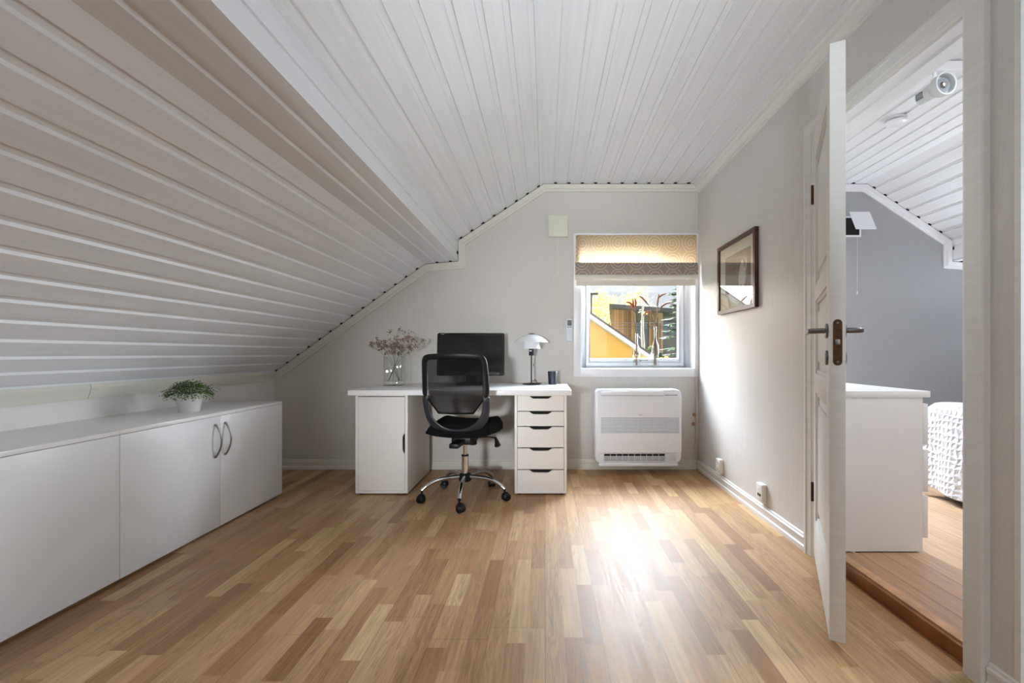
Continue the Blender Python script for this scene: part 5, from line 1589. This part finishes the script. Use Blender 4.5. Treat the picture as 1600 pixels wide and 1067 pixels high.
def spruce(px, py_top, Y, rad, label, seed=0, leaf='spruce', low=GZ, grp=None):
    rnd = random.Random(seed)
    t = at(px, py_top, Y); base = Vector((t.x, Y, GZ)); hgt = t.z - GZ
    r = thing('spruce_tree', label, 'tree', base, group=grp)
    st = MB().tube([base, Vector((t.x, Y, t.z))], [0.16, 0.02], 8)
    fl = MB(); n = 40
    for lv in range(n):
        q = lv / (n - 1); z = GZ + hgt * (0.08 + 0.92 * q); L0 = rad * (1 - q) ** 0.85 + 0.06
        for b in range(12):
            a = rnd.uniform(0, 6.28); L = L0 * rnd.uniform(.7, 1.1)
            d = Vector((math.cos(a), math.sin(a), -0.18)); p0 = Vector((t.x, Y, z))
            st.tube([p0, p0 + d * L * .6, p0 + Vector((d.x, d.y, -0.10)) * L], [0.015, 0.01, 0.004], 4)
            for s_ in range(12):
                u = 0.15 + 0.85 * s_ / 11; p = p0 + d * L * u; side = Vector((-d.y, d.x, 0))
                for sg in (-1, 1):
                    k = (0.05 + 0.20 * (1 - u)) * rnd.uniform(.7, 1.2) * (0.5 + 0.5 * min(1, L)); tip = p + side * sg * k + d * k * .6 + Vector((0, 0, -k * rnd.uniform(.1, .6)))
                    w2 = d * 0.06
                    fl.add([p - w2, tip, p + w2], [(0, 1, 2)])
    st.build('trunk', 'bark', r, weld=False)
    fl.build('foliage', leaf, r, smooth=False, weld=False)
    return r
birch(934, 460, 30, 1.6, 'yellow-green tree at the far left of the window view', 'autumn_green', 0.9, 21)
birch(949, 466, 34, 1.7, 'yellow birch just left of the timber house', 'autumn', 0.8, 22)
birch(972, 440, 44, 1.8, 'sparse tall birch rising behind the timber house roof', 'autumn_green', 0.10, 23)
birch(993, 458, 30, 1.7, 'yellow birch behind the middle of the timber roof', 'autumn', 0.45, 24)
birch(1012, 444, 38, 2.0, 'bare thin birch above the timber roof', 'autumn_green', 0.05, 25)
birch(915, 452, 38, 1.8, 'golden birch half hidden behind the window frame', 'autumn', 0.6, 26)
birch(1075, 455, 40, 2.2, 'tall yellow tree beyond the right edge of the window', 'autumn', 0.8, 27)
birch(880, 455, 40, 2.2, 'yellow tree beyond the left edge of the window', 'autumn', 0.8, 28)
spruce(1070, 380, 13, 1.40, 'dark spruce at the right side of the window view', 31)
spruce(1086, 440, 17, 1.3, 'dark spruce hidden beyond the right window jamb', 32)
spruce(938, 464, 46, 1.5, 'distant green spruce above the yellow house eave', 33, 'spruce')
# white birch trunk in front of the timber house
birch(1005.5, 448, 17.4, 0.5, 'slender white-stemmed birch in front of the timber house', 'autumn_green', 0.05, 29, nb=9)
# shrubs under the timber house
def shrub(px, py_top, Y, rad, label, leaf, seed):
    rnd = random.Random(seed); t = at(px, py_top, Y); base = Vector((t.x, Y, GZ)); h = t.z - GZ
    r = thing('shrub', label, 'shrub', base, group='shrubs outside below the timber house')
    fl = MB(); st = MB()
    for i in range(18):
        a = rnd.uniform(0, 6.28); q = rnd.uniform(.25, 1)
        p1 = base + Vector((math.cos(a) * rad * (1.2 - q) , math.sin(a) * rad * (1.2 - q), h * q * .97))
        st.tube([base, base.lerp(p1, .5) + Vector((0, 0, .1)), p1], [0.04, 0.02, 0.006], 5)
        leaf_cloud(fl, rnd, p1 - Vector((0, 0, rad * .25)), rad * .42, 150, 0.05)
    st.build('stems', 'bark', r, weld=False); fl.build('foliage', leaf, r, smooth=False, weld=False)
shrub(984, 528, 18.2, 0.45, 'dark green shrub behind the yellow house eave', 'bush', 41)
shrub(1015, 535, 15.6, 0.30, 'green shrub between the two bottles outside', 'bush', 42)
shrub(1033, 540, 18.2, 0.32, 'dark shrub right of the taller bottle outside', 'spruce', 43)
shrub(1045, 551, 10.8, 0.45, 'yellow-green bush at the lower right of the view', 'autumn_green', 44)
